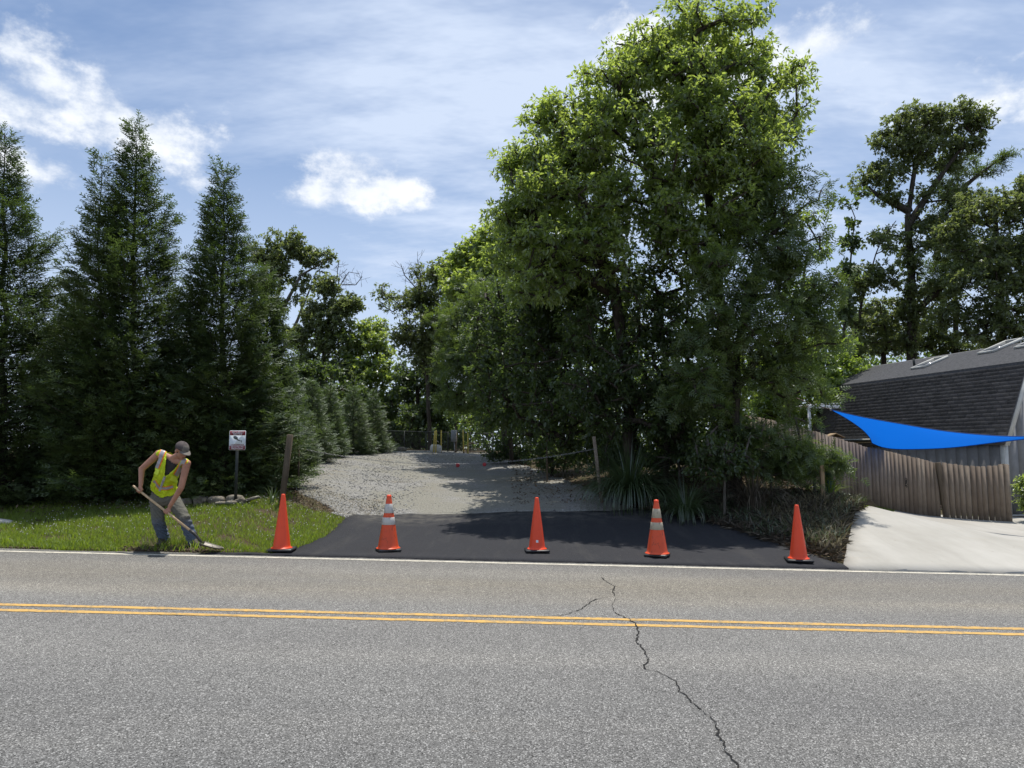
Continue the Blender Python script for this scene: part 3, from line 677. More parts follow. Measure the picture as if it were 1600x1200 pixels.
def broad_tree(name, label, trunk, r0, lobes, leaf, mat, bark='bark', cl=14, twigs=9, per=7, size=.13, wid=.5, csize=.38, droop=.25, group=None, cat='tree', depth=.9, fern=False, twig_r=.006, hang=0.0, base=None, bare=(), gapw=3.6, tri=False):
    """trunk: list of trunk polylines (px, py, Y), each a list; lobes: (px, py, Y, rx px, ry px[, weight])"""
    polys = [[P(*t) for t in line] for line in trunk]
    b0 = polys[0][0].copy(); b0[2] = tz(b0[0], b0[1])
    root = empty(name, b0, label, cat, group)
    segs = Segs(); nodes = []; parent = []; fixed = []
    for li, line in enumerate(polys):
        if li == 0: line[0][2] = b0[2] - .15
        prev = None
        if li:
            prev = int(np.argmin([np.linalg.norm(q - line[0]) for q in nodes])) if np.min([np.linalg.norm(q - line[0]) for q in nodes]) < .8 else None
        pts = [line[0]]
        for a, b in zip(line[:-1], line[1:]):
            k = max(2, int(np.linalg.norm(b - a) / .6)); pts += list(wobble(a, b, k, .012 / k ** .5))[1:]
        for i, p in enumerate(pts):
            nodes.append(p); parent.append(prev if i == 0 and prev is not None else (len(nodes) - 2 if i else -1)); fixed.append(r0 * (1 if li == 0 else .7) * (1 - .8 * i / len(pts)) )
    cpts = []
    for lb in lobes:
        c = P(*lb[:3]); rx, rz = M2(lb[3], lb[2]), M2(lb[4], lb[2]); ry = depth * (rx + rz) / 2; k = int(cl * (lb[5] if len(lb) > 5 else 1) * max(.5, rx * rz / .5) ** .8)
        k = int(k * 1.35); d = unit(rng.normal(0, 1, (k, 3))); rr = rng.uniform(.2, 1, (k, 1)) ** .55 * np.where(rng.uniform(0, 1, (k, 1)) < .14, 1.18, 1.0)
        q = c + d * rr * np.array((rx, ry, rz)); w_ = gapw / max(.8, lb[2] / 17.0) ** .35; gn = np.sin(q[:, 0] * w_ + 2.1 * np.sin(q[:, 2] * w_ * .8)) + np.sin(q[:, 2] * w_ * 1.3 + 1.7 * np.sin(q[:, 1] * w_)) + np.sin(q[:, 1] * w_ * 1.1 + q[:, 0] * 1.3)
        cpts += list(q[gn > -.75])
    cpts = np.array(cpts); tr = np.array(nodes)
    dist = np.min(np.linalg.norm(cpts[:, None] - tr[None], axis=2), axis=1); order = np.argsort(dist); ends = []
    NA = np.empty((len(nodes) + 8 * len(cpts), 3)); nn = len(nodes); NA[:nn] = tr
    for ci in order:
        p = cpts[ci]; q = NA[:nn]; d = np.linalg.norm(q - p, axis=1); cost = d + .8 * np.maximum(0, q[:, 2] - p[2] + .25 * d)
        j = int(np.argmin(cost)); L = d[j]; k = max(1, min(5, int(L / .45)))
        pts = wobble(q[j], p, k, .09); last = j
        for i in range(1, k + 1):
            NA[nn] = pts[i]; parent.append(last); fixed.append(0); last = nn; nn += 1
        ends.append(last)
    cnt = np.zeros(nn); 
    for e in ends: cnt[e] += 1
    par = np.array(parent)
    for i in range(nn - 1, -1, -1):
        if par[i] >= 0: cnt[par[i]] += cnt[i]
    rad = np.maximum(np.minimum(.008 + .010 * cnt ** .52, r0), np.array(fixed))
    for i in range(nn):
        if par[i] >= 0:
            rp = min(rad[par[i]], rad[i] * 1.35 + .004) if not fixed[i] else rad[par[i]]
            segs.add(NA[par[i]], NA[i], rp, rad[i])
    # twigs and leaves
    n = len(cpts) * twigs
    tw0 = np.repeat(cpts, twigs, 0); dv = unit(rng.normal(0, 1, (n, 3)) + np.array((0, 0, .15))) * rng.uniform(.25, 1, (n, 1)) * csize * np.array((1, 1, .75)); dv[:, 2] -= hang * rng.uniform(0, 1, n)
    tw1 = tw0 + dv
    keep = rng.uniform(0, 1, n) < .30
    for a, b in zip(tw0[keep], tw1[keep]): segs.add(a, b, twig_r, twig_r * .5)
    for line in bare:
        pts = [P(*t) for t in line]; r = line[0][3] if len(line[0]) > 3 else .03
        for i in range(len(pts) - 1): segs.add(pts[i], pts[i + 1], .028 * (1 - i / len(pts)) + .006, .028 * (1 - (i + 1) / len(pts)) + .005)
        for _ in range(14):
            i = rng.integers(0, len(pts) - 1); a = pts[i] + (pts[i + 1] - pts[i]) * rng.uniform(); b = a + unit(rng.normal(0, 1, 3) + np.array((0, 0, .7))) * rng.uniform(.3, .8); segs.add(a, b, .009, .004)
            for _ in range(2): segs.add(a + (b - a) * .5, a + (b - a) * .5 + unit(b - a + rng.normal(0, .5, 3)) * .3, .006, .003)
    V, Fc = segs.mesh(6); obj('trunk', V, Fc, bark, root, True, 4)
    N = n * per; pos = np.repeat(tw1, per, 0) + rng.normal(0, size * .35, (N, 3))
    outd = np.repeat(unit(dv), per, 0); d = unit(outd * .7 + rng.normal(0, .75, (N, 3)) + np.array((0, 0, -droop)))
    nr = unit(rng.normal(0, .55, (N, 3)) + np.array((0, 0, 1.0))); X, Y, Z = axes(d, nr); L = size * rng.uniform(.65, 1.3, (N, 1))
    if fern: V, Fc, k = instances(pos, X * L, Y * L, Z * L, FERN_T, FERN_F)
    elif tri: V, Fc, k = instances(pos, X * L, Y * L * wid, Z * L, TRI_T, TRI_F)
    else: V, Fc, k = instances(pos, X * L, Y * L * wid, Z * L, LEAF_T, LEAF_F)
    obj('crown', V, Fc, mat, root, False, k)
    return root

def interp(t, tab): return np.interp(t, [a for a, _ in tab], [b for _, b in tab])
def conifer(name, label, px, Y, ytop, prof, nb, mat='cedar', spray=.205, per=84, group=None, lean=0.0, base=None, leader=.10, r0=.11, skirt=.12, second=()):
    b0 = np.array(base, float) if base is not None else P(px, 700, Y); b0[2] = tz(b0[0], b0[1])
    root = empty(name, b0, label, 'tree', group); segs = Segs(); tip = P(px + lean, ytop, Y); Ht = tip[2] - b0[2]
    pos = []; dr = []; nm = []
    stems = [(b0, tip, 1.0, nb)] + [(np.array((P(sx, 700, sY)[0], sY, b0[2])), P(sx, sy, sY), sr, sn) for (sx, sy, sY, sr, sn) in second]
    for (sb, st, sr, sn) in stems:
        h = st[2] - sb[2]; line = wobble(sb - np.array((0, 0, .15)), st, 14, .006)
        for i in range(14): segs.add(line[i], line[i + 1], r0 * (1 - i / 14.3) * max(sr, .5), r0 * (1 - (i + 1) / 14.3) * max(sr, .5))
        az = rng.uniform(0, 6)
        for i in range(sn):
            t = ((i + .5) / sn) ** 1.12; az += 2.399963 + rng.normal(0, .2)
            R = interp(t, prof) * sr * rng.uniform(.60, 1.15) * (1 + .12 * math.sin(3 * az + 9 * t))
            if rng.uniform() < .16: R *= 1.25
            if t > 1 - leader: R = max(R * 1.0, .07 + rng.uniform(0, .12))
            od = np.array((math.cos(az), math.sin(az), 0)); rise = (.28 + .45 * t) * R
            zt = sb[2] + skirt * (1 - t) + h * t; ax = sb + (st - sb) * t; e = np.array((ax[0], ax[1], zt)) + od * R; s0 = np.array((ax[0], ax[1], max(zt - rise, sb[2] + .05)))
            mid = (s0 + e) / 2 + np.array((0, 0, -.12 * R)); rb = .006 + .008 * R
            segs.add(s0, mid, rb, rb * .7); segs.add(mid, e, rb * .7, .003)
            k = max(4, int(per * (R / 1.3) ** .9 * (1 - .20 * t))) if R > .2 else 5
            u = rng.uniform(.30 - .22 * t if R > .4 else .05, 1.03, k)[:, None] ** .8
            q = (1 - u) ** 2 * s0 + 2 * u * (1 - u) * mid + u * u * e
            side = np.array((-od[1], od[0], 0)); w = rng.normal(0, 1, (k, 1)) * (.21 * R * (1.2 - u) + .05)
            q = q + side * w + rng.normal(0, .03, (k, 3)); q[:, 2] += rng.normal(0, .05 + .03 * R, k)
            dd = unit(od * .9 + side * np.sign(w) * rng.uniform(.1, .8, (k, 1)) + np.array((0, 0, .22 + .5 * t)) + rng.normal(0, .28, (k, 3)))
            pos.append(q); dr.append(dd); nm.append(unit(rng.normal(0, .45, (k, 3)) + np.array((0, 0, 1)) + od * .25))
    V, Fc = segs.mesh(5); obj('trunk', V, Fc, 'bark', root, True, 4)
    pos, dr, nm = np.concatenate(pos), np.concatenate(dr), np.concatenate(nm); X, Yv, Z = axes(dr, nm); L = spray * rng.uniform(.65, 1.3, (len(pos), 1))
    V, Fc, k = instances(pos, X * L, Yv * L, Z * L, SPRAY_T, SPRAY_F); obj('crown', V, Fc, mat, root, False, k)
    return root

# ------------------------------------------------------------------ trees: left screen of cypresses
PR = [(0, 1.5), (.14, 1.7), (.31, 1.55), (.48, 1.25), (.65, .95), (.80, .48), (.90, .25), (1, .06)]
conifer('cypress_tree', 'tallest dark cypress with a forked double top, left of the worker', 212, 15.8, 190, PR, 360, lean=0, second=[(158, 238, 15.5, 0.66, 180)])
conifer('cypress_tree', 'dark cypress cut off by the left edge of the picture', 8, 15.6, 203, PR, 360)
conifer('cypress_tree', 'dark cypress with single pointed top behind the security sign', 350, 16.0, 258, [(0, 1.25), (.16, 1.36), (.35, 1.12), (.55, .92), (.75, .56), (.88, .27), (1, .05)], 350)
conifer('cypress_tree', 'shorter cypress behind the leaning wooden post at the drive edge', 416, 17.3, 420, [(0, .74), (.2, .86), (.45, .68), (.7, .48), (.88, .24), (1, .04)], 260, mat='cedar')
conifer('cypress_tree', 'low dark cypress filling the gap between the two tallest', 112, 17.6, 455, [(0, 1.4), (.3, 1.35), (.6, .95), (.85, .5), (1, .05)], 260, per=44)
conifer('cypress_tree', 'low dark cypress behind the worker between two taller ones', 290, 17.5, 505, [(0, 1.4), (.3, 1.35), (.6, .95), (.85, .5), (1, .05)], 260, per=44)
# young row up the drive
for (px, Y, yt, R, lab) in [(462, 20.5, 590, .62, 'young cypress nearest the leaning post, first of the small row'), (488, 24, 594, .72, 'young dark cypress, second of the small row up the drive'), (516, 26.5, 604, .66, 'young pale-tipped cypress in the middle of the small row'),
                           (552, 28.5, 605, .78, 'young cypress, fourth of the small row up the drive'), (583, 30, 612, .70, 'young cypress at the far end of the small row')]:
    b = P(px, 700, Y)
    conifer('young_cypress', lab, px, Y, yt, [(0, R * .9), (.2, R), (.5, R * .72), (.8, R * .38), (1, .03)], 170, mat='cedar2', spray=.17, per=64, group='small cypresses along the drive', r0=.05, skirt=.05)

# ------------------------------------------------------------------ right-hand trees
broad_tree('hickory_tree', 'tallest bright green broadleaf tree towering over the driveway',
    [[(1142, 760, 17), (1138, 600, 17), (1120, 420, 17), (1100, 250, 17), (1085, 90, 17)], [(1120, 430, 17), (1180, 300, 16.5), (1200, 180, 16.5)], [(1125, 470, 17), (1050, 330, 16.8), (985, 190, 16.8)]], .13,
    [(1085, 50, 17, 75, 50), (1010, 85, 16.6, 70, 50), (1160, 60, 17, 55, 50), (1185, 120, 16.8, 48, 60), (950, 140, 16.5, 55, 55), (1060, 140, 16.2, 80, 65), (1130, 175, 16, 75, 60), (1225, 165, 16.5, 52, 42), (1240, 130, 16.6, 34, 26),
     (980, 200, 16, 75, 60), (1060, 235, 15.7, 80, 55), (1160, 250, 15.8, 80, 60), (1215, 230, 16.2, 45, 55), (1100, 320, 16, 90, 60), (1010, 310, 16, 70, 55), (1190, 330, 16.5, 65, 55), (1060, 120, 18, 110, 80), (1110, 250, 18.3, 110, 90), (1140, 640, 16.7, 20, 60, 1.2), (1135, 560, 16.7, 22, 50, 1.2), (1120, 400, 15.9, 50, 45), (1060, 380, 16, 50, 45)],
    None, 'hickory', cl=28, twigs=9, per=9, size=.128, wid=.42, csize=.40, droop=.35)
broad_tree('hickory_tree', 'broadleaf tree leaning out over the driveway left of the tallest',
    [[(985, 760, 17.5), (982, 600, 17.5), (960, 450, 17.3), (900, 300, 17), (880, 200, 17)], [(962, 460, 17.3), (860, 400, 16.6), (830, 330, 16.5)]], .14,
    [(880, 180, 17, 52, 42), (850, 225, 16.8, 52, 45), (910, 240, 16.4, 60, 55), (820, 270, 16.8, 42, 40), (865, 300, 16.3, 60, 50), (930, 330, 16.2, 60, 55), (820, 340, 16.6, 50, 40), (870, 375, 16, 60, 45), (940, 400, 16.2, 60, 50), (800, 395, 16.6, 40, 34), (890, 300, 18, 90, 90), (850, 440, 16.4, 60, 45), (850, 260, 18.6, 60, 50), (832, 340, 18.8, 60, 50), (875, 420, 18.6, 60, 50), (825, 410, 19.2, 50, 40), (930, 200, 18.6, 60, 60)],
    None, 'hickory', cl=28, twigs=9, per=9, size=.128, wid=.42, csize=.38, droop=.4)
broad_tree('hemlock_tree', 'feathery fine-leaved tree right of the tallest tree, above the brush',
    [[(1155, 765, 16), (1150, 560, 16), (1180, 420, 16), (1220, 300, 16)], [(1150, 580, 16), (1110, 480, 15.6), (1105, 420, 15.6)]], .09,
    [(1215, 320, 16, 48, 45), (1245, 385, 16, 50, 45), (1190, 400, 15.6, 60, 50), (1255, 450, 15.8, 52, 45), (1190, 480, 15.4, 62, 50), (1250, 520, 15.7, 55, 45), (1120, 440, 15.2, 48, 50), (1120, 530, 15.2, 60, 50), (1200, 560, 15.4, 60, 45), (1275, 300, 16.2, 22, 22, .7), (1090, 610, 15.2, 60, 50), (1240, 600, 16, 60, 30, .6)],
    None, 'hemlock', cl=16, twigs=9, per=4, size=.26, csize=.42, droop=.2, fern=True)
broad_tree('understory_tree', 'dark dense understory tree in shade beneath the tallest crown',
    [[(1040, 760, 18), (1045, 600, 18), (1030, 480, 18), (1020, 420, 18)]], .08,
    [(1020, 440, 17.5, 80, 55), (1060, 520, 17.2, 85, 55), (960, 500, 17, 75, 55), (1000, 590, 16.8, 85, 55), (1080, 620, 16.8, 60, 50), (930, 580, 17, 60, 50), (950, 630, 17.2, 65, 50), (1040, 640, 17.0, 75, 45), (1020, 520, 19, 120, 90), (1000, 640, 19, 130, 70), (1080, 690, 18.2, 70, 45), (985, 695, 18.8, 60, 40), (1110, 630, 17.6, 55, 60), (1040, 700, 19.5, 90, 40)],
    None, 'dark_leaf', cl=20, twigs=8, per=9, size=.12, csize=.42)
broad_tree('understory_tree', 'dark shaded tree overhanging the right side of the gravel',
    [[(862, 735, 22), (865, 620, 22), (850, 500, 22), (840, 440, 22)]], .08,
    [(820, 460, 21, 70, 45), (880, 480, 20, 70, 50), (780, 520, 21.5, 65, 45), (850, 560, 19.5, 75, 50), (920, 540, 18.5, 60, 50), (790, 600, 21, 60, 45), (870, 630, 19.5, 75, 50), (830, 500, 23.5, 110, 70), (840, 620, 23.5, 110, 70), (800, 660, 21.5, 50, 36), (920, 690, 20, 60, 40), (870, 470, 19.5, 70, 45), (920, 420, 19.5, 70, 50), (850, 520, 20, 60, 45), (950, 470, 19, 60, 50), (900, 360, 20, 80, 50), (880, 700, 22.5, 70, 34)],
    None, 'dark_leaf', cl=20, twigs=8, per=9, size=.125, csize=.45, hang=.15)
broad_tree('understory_tree', 'feathery tree on the right bank halfway up the drive',
    [[(800, 718, 26), (795, 620, 26), (770, 520, 26), (760, 460, 26)]], .09,
    [(760, 470, 25, 55, 45), (720, 520, 25.5, 45, 45), (770, 540, 24, 60, 45), (730, 590, 25, 50, 40), (780, 620, 24, 50, 40), (728, 612, 25.5, 40, 30), (760, 560, 27.5, 80, 90)],
    None, 'hemlock', cl=15, twigs=9, per=4, size=.28, csize=.48, fern=True)
broad_tree('poplar_tree', 'green poplar with rounded top left of the hickories',
    [[(790, 715, 30), (785, 560, 30), (770, 420, 30), (765, 360, 30)]], .14,
    [(765, 375, 30, 30, 28), (735, 405, 30, 36, 32), (790, 410, 29, 45, 40), (745, 460, 29, 50, 38), (800, 480, 28.5, 50, 45), (705, 430, 30.5, 26, 22), (760, 440, 31.5, 70, 60), (720, 480, 30, 34, 30)],
    None, 'hickory', cl=15, twigs=9, per=11, tri=True, size=.17, wid=.75, csize=.5, droop=.3)
broad_tree('elm_tree', 'thin pale green tree with bare twig tips at the drive end',
    [[(672, 708, 34), (668, 600, 34), (660, 520, 34), (655, 440, 34)]], .10,
    [(668, 445, 34, 40, 34), (640, 470, 34, 36, 28), (700, 430, 33.5, 30, 30), (645, 530, 33.5, 34, 26), (680, 560, 33.5, 36, 26), (690, 470, 33.5, 30, 40), (660, 510, 33, 40, 30), (610, 450, 34.5, 20, 14, .35), (620, 475, 34.5, 22, 14, .3), (600, 465, 34.5, 12, 8, .25), (690, 530, 33.5, 30, 30)],
    None, 'olive_leaf', cl=24, twigs=8, per=9, tri=True, size=.15, wid=.6, csize=.5, bare=[[(650, 450, 34), (632, 430, 34), (626, 412, 34)], [(660, 440, 34), (655, 420, 34), (652, 405, 34)]])
broad_tree('dark_tree', 'dark leafy tree straight ahead behind the chain link fence',
    [[(655, 705, 38), (652, 600, 38), (650, 560, 38)]], .12,
    [(640, 575, 38, 32, 30), (670, 600, 37.5, 36, 32), (630, 630, 38, 36, 34), (665, 655, 37, 40, 30), (690, 570, 38, 30, 30), (640, 680, 37.5, 40, 22), (700, 640, 37.5, 34, 34), (690, 690, 37, 40, 16), (615, 680, 38, 20, 20)],
    None, 'dark_leaf', cl=15, twigs=8, per=11, tri=True, size=.18, wid=.6, csize=.55)
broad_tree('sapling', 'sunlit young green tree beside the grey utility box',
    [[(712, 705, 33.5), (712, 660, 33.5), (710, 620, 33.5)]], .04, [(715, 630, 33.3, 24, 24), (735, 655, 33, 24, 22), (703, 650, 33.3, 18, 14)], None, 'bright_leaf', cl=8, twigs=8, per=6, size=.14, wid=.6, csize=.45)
# ------------------------------------------------------------------ back left trees
broad_tree('oak_tree', 'open grey-leaved oak rising above the cypress by the drive',
    [[(438, 705, 42), (432, 600, 42), (425, 500, 42), (440, 430, 42), (452, 380, 42)], [(427, 510, 42), (470, 430, 42), (505, 410, 42)], [(436, 560, 42), (465, 500, 42), (485, 450, 42)]], .20,
    [(450, 375, 42, 34, 18), (425, 400, 42, 28, 22), (475, 395, 42, 30, 18), (440, 430, 42, 34, 22, .8), (500, 410, 42, 24, 14), (410, 440, 42, 22, 24, .8), (475, 440, 42, 26, 18, .7), (420, 480, 42, 26, 18, .7), (455, 475, 42, 22, 14, .6), (405, 395, 42, 16, 14, .6), (440, 520, 42, 20, 14, .5)],
    None, 'olive_leaf', 'bark_grey', cl=13, twigs=9, per=11, size=.18, wid=.7, csize=.50, tri=True)
broad_tree('oak_tree', 'half dead oak with bare branches at its top, behind the young row',
    [[(498, 705, 40), (500, 600, 40), (510, 520, 40), (522, 465, 40)], [(448, 640, 40), (470, 560, 40), (478, 500, 40)]], .18,
    [(515, 455, 40, 24, 20, .8), (540, 475, 40, 26, 10, .9), (500, 490, 40, 30, 22), (545, 480, 39.5, 24, 12, .8), (520, 510, 39.5, 34, 24), (480, 530, 40, 30, 22, .8), (530, 550, 39.5, 36, 24), (490, 570, 39.5, 36, 26), (540, 590, 39, 36, 26)],
    None, 'olive_leaf', 'bark', cl=17, twigs=9, per=12, size=.18, wid=.7, csize=.55, tri=True,
    bare=[[(522, 465, 40), (535, 440, 40), (545, 425, 40), (562, 428, 40)], [(530, 450, 40), (527, 425, 40), (530, 408, 40)], [(535, 445, 40), (556, 445, 40), (566, 432, 40)]])
broad_tree('round_tree', 'rounded green tree in the gap at the end of the drive',
    [[(582, 705, 40), (580, 620, 40), (578, 560, 40)]], .14,
    [(575, 515, 40, 26, 18), (590, 545, 39.5, 30, 24), (560, 545, 39.5, 26, 24), (580, 585, 39, 36, 26), (600, 610, 39, 24, 30), (560, 620, 39, 40, 26), (600, 660, 39, 26, 26)],
    None, 'hickory', cl=15, twigs=9, per=11, size=.18, wid=.75, csize=.55, tri=True)
broad_tree('dark_tree', 'dark bushy tree behind the row of young cypresses',
    [[(500, 705, 36), (500, 640, 36), (505, 600, 36)]], .10,
    [(450, 600, 36, 30, 30), (490, 590, 36, 36, 26), (530, 610, 36, 36, 28), (470, 640, 35.5, 40, 26), (560, 640, 36, 34, 28), (510, 650, 35.5, 40, 26), (430, 650, 36, 30, 40)],
    None, 'dark_leaf', cl=15, twigs=8, per=11, tri=True, size=.18, wid=.7, csize=.5)
# ------------------------------------------------------------------ far right trees behind the house
broad_tree('ivy_oak', 'tall oak with a straight ivy-dark trunk behind the grey house roof',
    [[(1422, 640, 42), (1424, 540, 42), (1424, 430, 42), (1418, 340, 42), (1430, 260, 42), (1445, 210, 42)], [(1428, 490, 42), (1480, 440, 41.5), (1540, 405, 41), (1590, 380, 41)], [(1420, 330, 42), (1380, 310, 42), (1350, 290, 42)], [(1420, 350, 42), (1480, 260, 42), (1520, 210, 42)]], .34,
    [(1430, 190, 42, 45, 22), (1400, 220, 42, 36, 24), (1480, 190, 42, 45, 24), (1525, 185, 42, 28, 26), (1380, 270, 42, 34, 20, .8), (1350, 285, 42, 26, 18, .8), (1440, 240, 42, 45, 24), (1520, 220, 42, 30, 18, .7), (1470, 300, 42, 40, 26, .8), (1395, 310, 42, 30, 16, .5),
     (1424, 400, 41.8, 12, 40, 1.2), (1424, 470, 41.8, 13, 40, 1.4), (1424, 530, 41.8, 14, 30, 1.4), (1540, 405, 41, 40, 14, 1.0), (1480, 440, 41.3, 30, 14, 1.0), (1385, 370, 42, 30, 14, .4), (1450, 360, 42, 34, 24, .8), (1390, 430, 41, 30, 20, .6), (1480, 380, 42, 40, 30, .8), (1460, 470, 43, 40, 30, .7), (1390, 490, 43, 36, 26, .7), (1470, 240, 42.5, 50, 30, .8), (1500, 330, 43, 40, 30, .8), (1360, 520, 43, 30, 26, .8)],
    None, 'olive_leaf', cl=14, twigs=9, per=11, size=.18, wid=.7, csize=.62, tri=True)
broad_tree('oak_tree', 'dense dark olive oak at the right picture edge above the roof',
    [[(1570, 640, 38), (1565, 520, 38), (1560, 400, 38), (1555, 330, 38)]], .26,
    [(1540, 330, 38, 50, 34), (1590, 310, 38, 36, 30), (1500, 370, 38, 40, 28, .8), (1560, 400, 37.5, 60, 38), (1610, 380, 38, 40, 50), (1520, 440, 37.5, 50, 30), (1580, 470, 37, 55, 40), (1500, 490, 38, 40, 26, .8), (1560, 520, 37, 60, 26), (1610, 290, 38, 30, 24), (1650, 420, 38, 50, 90)],
    None, 'olive_leaf', cl=14, twigs=9, per=11, size=.18, wid=.7, csize=.6, tri=True)
broad_tree('pine_tree', 'dark pine top pointing right out of the oaks',
    [[(1490, 640, 46), (1492, 450, 46), (1495, 300, 46), (1500, 240, 46)], [(1496, 300, 46), (1540, 265, 46), (1575, 240, 46)]], .24,
    [(1500, 260, 46, 30, 22), (1545, 262, 46, 26, 10), (1568, 246, 46, 14, 7), (1480, 300, 46, 30, 20), (1520, 310, 46, 36, 16), (1490, 350, 46, 40, 22), (1470, 420, 46, 36, 24), (1510, 400, 46, 40, 24)],
    None, 'dark_leaf', cl=14, twigs=8, per=8, size=.26, wid=.14, csize=.5, droop=-.1)
broad_tree('ivy_snag', 'thin ivy-wrapped leaning trunk left of the tall oak',
    [[(1308, 640, 40), (1318, 520, 40), (1328, 420, 40), (1336, 340, 40)]], .10,
    [(1334, 340, 40, 10, 18, 1.2), (1326, 375, 40, 16, 14, 1.6), (1322, 420, 40, 10, 24), (1316, 480, 40, 9, 28), (1312, 540, 40, 10, 30), (1345, 305, 40, 14, 12, .5), (1320, 320, 40, 16, 9, .4)],
    None, 'dark_leaf', cl=16, twigs=8, per=6, size=.25, wid=.7, csize=.42)
broad_tree('ivy_snag', 'second leaning ivy trunk, curving right towards the tall oak',
    [[(1322, 640, 41), (1335, 540, 41), (1350, 450, 41), (1375, 380, 41), (1400, 345, 41)]], .10,
    [(1380, 380, 41, 26, 12, .8), (1352, 430, 41, 22, 16, .9), (1340, 490, 41, 14, 24), (1332, 550, 41, 14, 30), (1370, 440, 41, 26, 14, .6), (1330, 450, 41, 30, 18, .6)],
    None, 'olive_leaf', cl=16, twigs=8, per=6, size=.25, wid=.6, csize=.5)
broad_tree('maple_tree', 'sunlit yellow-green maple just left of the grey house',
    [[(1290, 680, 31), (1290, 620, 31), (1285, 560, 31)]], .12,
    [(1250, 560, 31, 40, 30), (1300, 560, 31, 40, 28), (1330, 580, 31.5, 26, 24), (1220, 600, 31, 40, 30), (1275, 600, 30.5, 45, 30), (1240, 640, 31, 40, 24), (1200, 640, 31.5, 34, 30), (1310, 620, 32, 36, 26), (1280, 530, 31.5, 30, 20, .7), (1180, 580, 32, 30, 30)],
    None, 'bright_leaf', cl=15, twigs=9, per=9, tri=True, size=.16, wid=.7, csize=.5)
broad_tree('back_tree', 'mid green tree crowns low behind the house roof',
    [[(1380, 640, 46), (1380, 540, 46), (1380, 500, 46)]], .16,
    [(1370, 500, 46, 34, 26), (1400, 530, 46, 40, 24), (1450, 520, 46, 40, 24), (1350, 540, 46, 30, 24), (1480, 540, 46, 40, 18), (1530, 545, 46, 40, 16)],
    None, 'olive_leaf', cl=14, twigs=8, per=10, tri=True, size=.20, wid=.6, csize=.6)
# the wood behind everything: one mass
n = 4300; cx_ = rng.uniform(-36, 48, n); cy_ = rng.uniform(48, 62, n); top_ = 6.2 + 1.6 * np.sin(cx_ * .31) + 1.1 * np.sin(cx_ * .83 + 1)
top_ = np.where(cx_ > 2, top_ * 1.25, top_); top_ = np.where((cx_ > -14) & (cx_ < -7), top_ * .62, top_)
cz_ = .4 + (top_ + .8) * rng.uniform(0, 1, n) ** .8; cc_p = np.stack([cx_, cy_, cz_], 1); per_ = 16
pos = np.repeat(cc_p, per_, 0) + rng.normal(0, .42, (n * per_, 3)); d = unit(rng.normal(0, 1, pos.shape)); nr = unit(rng.normal(0, .6, pos.shape) + np.array((0, 0, 1)))
Xa, Ya, Za = axes(d, nr); L = .42 * rng.uniform(.6, 1.3, (len(pos), 1)); V, Fc, k = instances(pos, Xa * L, Ya * L * .6, Za * L, LEAF_T, LEAF_F)
tag(obj('distant_wood', V, Fc, 'dark_leaf', None, False, k), 'dark mass of woodland far behind the driveway and fence', 'woodland', kind='stuff')
# light green edge of the right crown, nearer the house
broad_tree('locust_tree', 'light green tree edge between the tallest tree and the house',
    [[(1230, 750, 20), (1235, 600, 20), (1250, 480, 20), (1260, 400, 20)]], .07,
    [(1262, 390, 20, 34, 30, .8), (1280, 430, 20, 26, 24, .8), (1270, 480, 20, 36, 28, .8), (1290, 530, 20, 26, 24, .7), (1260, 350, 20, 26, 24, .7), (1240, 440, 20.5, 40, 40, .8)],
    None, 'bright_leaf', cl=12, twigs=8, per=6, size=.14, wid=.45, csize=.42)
# shrubs along the right bank
for (px, py, Y, rx, ry, lab, mt) in [(1205, 690, 16.0, 70, 58, 'tangled olive shrub over the bank beside the wooden fence', 'hemlock'), (1272, 706, 16.4, 40, 36, 'wispy shrub sprawling over the left end of the wooden fence', 'hemlock'),
                                 (1130, 700, 15.2, 50, 50, 'dark twiggy shrub at the foot of the tallest tree', 'dark_leaf'), (1060, 700, 17.6, 50, 40, 'dark shrub behind the smaller grass clump', 'dark_leaf'),
                                 (880, 700, 21.5, 40, 30, 'dark shrub behind the thin wooden stake', 'dark_leaf'), (800, 700, 26.5, 40, 20, 'dark low shrub at the far right of the gravel', 'dark_leaf'), (960, 700, 18.5, 46, 40, 'dark shrub behind the chain post', 'dark_leaf')]:
    broad_tree('shrub', lab, [[(px, py + ry, Y), (px, py, Y)]], .03, [(px, py, Y, rx, ry), (px + rx * .5, py + ry * .4, Y - .2, rx * .6, ry * .5), (px - rx * .5, py + ry * .4, Y - .1, rx * .6, ry * .5)], None, mt, 'bark_grey', cl=26, twigs=9, per=4 if mt == 'hemlock' else 6, size=.20 if mt == 'hemlock' else .10, csize=.32, fern=mt == 'hemlock', cat='shrub', hang=.1)
broad_tree('shrub', 'green shrub by the house wall at the right edge', [[(1603, 800, 20.2), (1603, 775, 20.2)]], .02, [(1603, 775, 20.2, 14, 22), (1608, 760, 20.2, 12, 16)], None, 'hickory', cl=30, twigs=9, per=6, size=.09, csize=.16, cat='shrub')

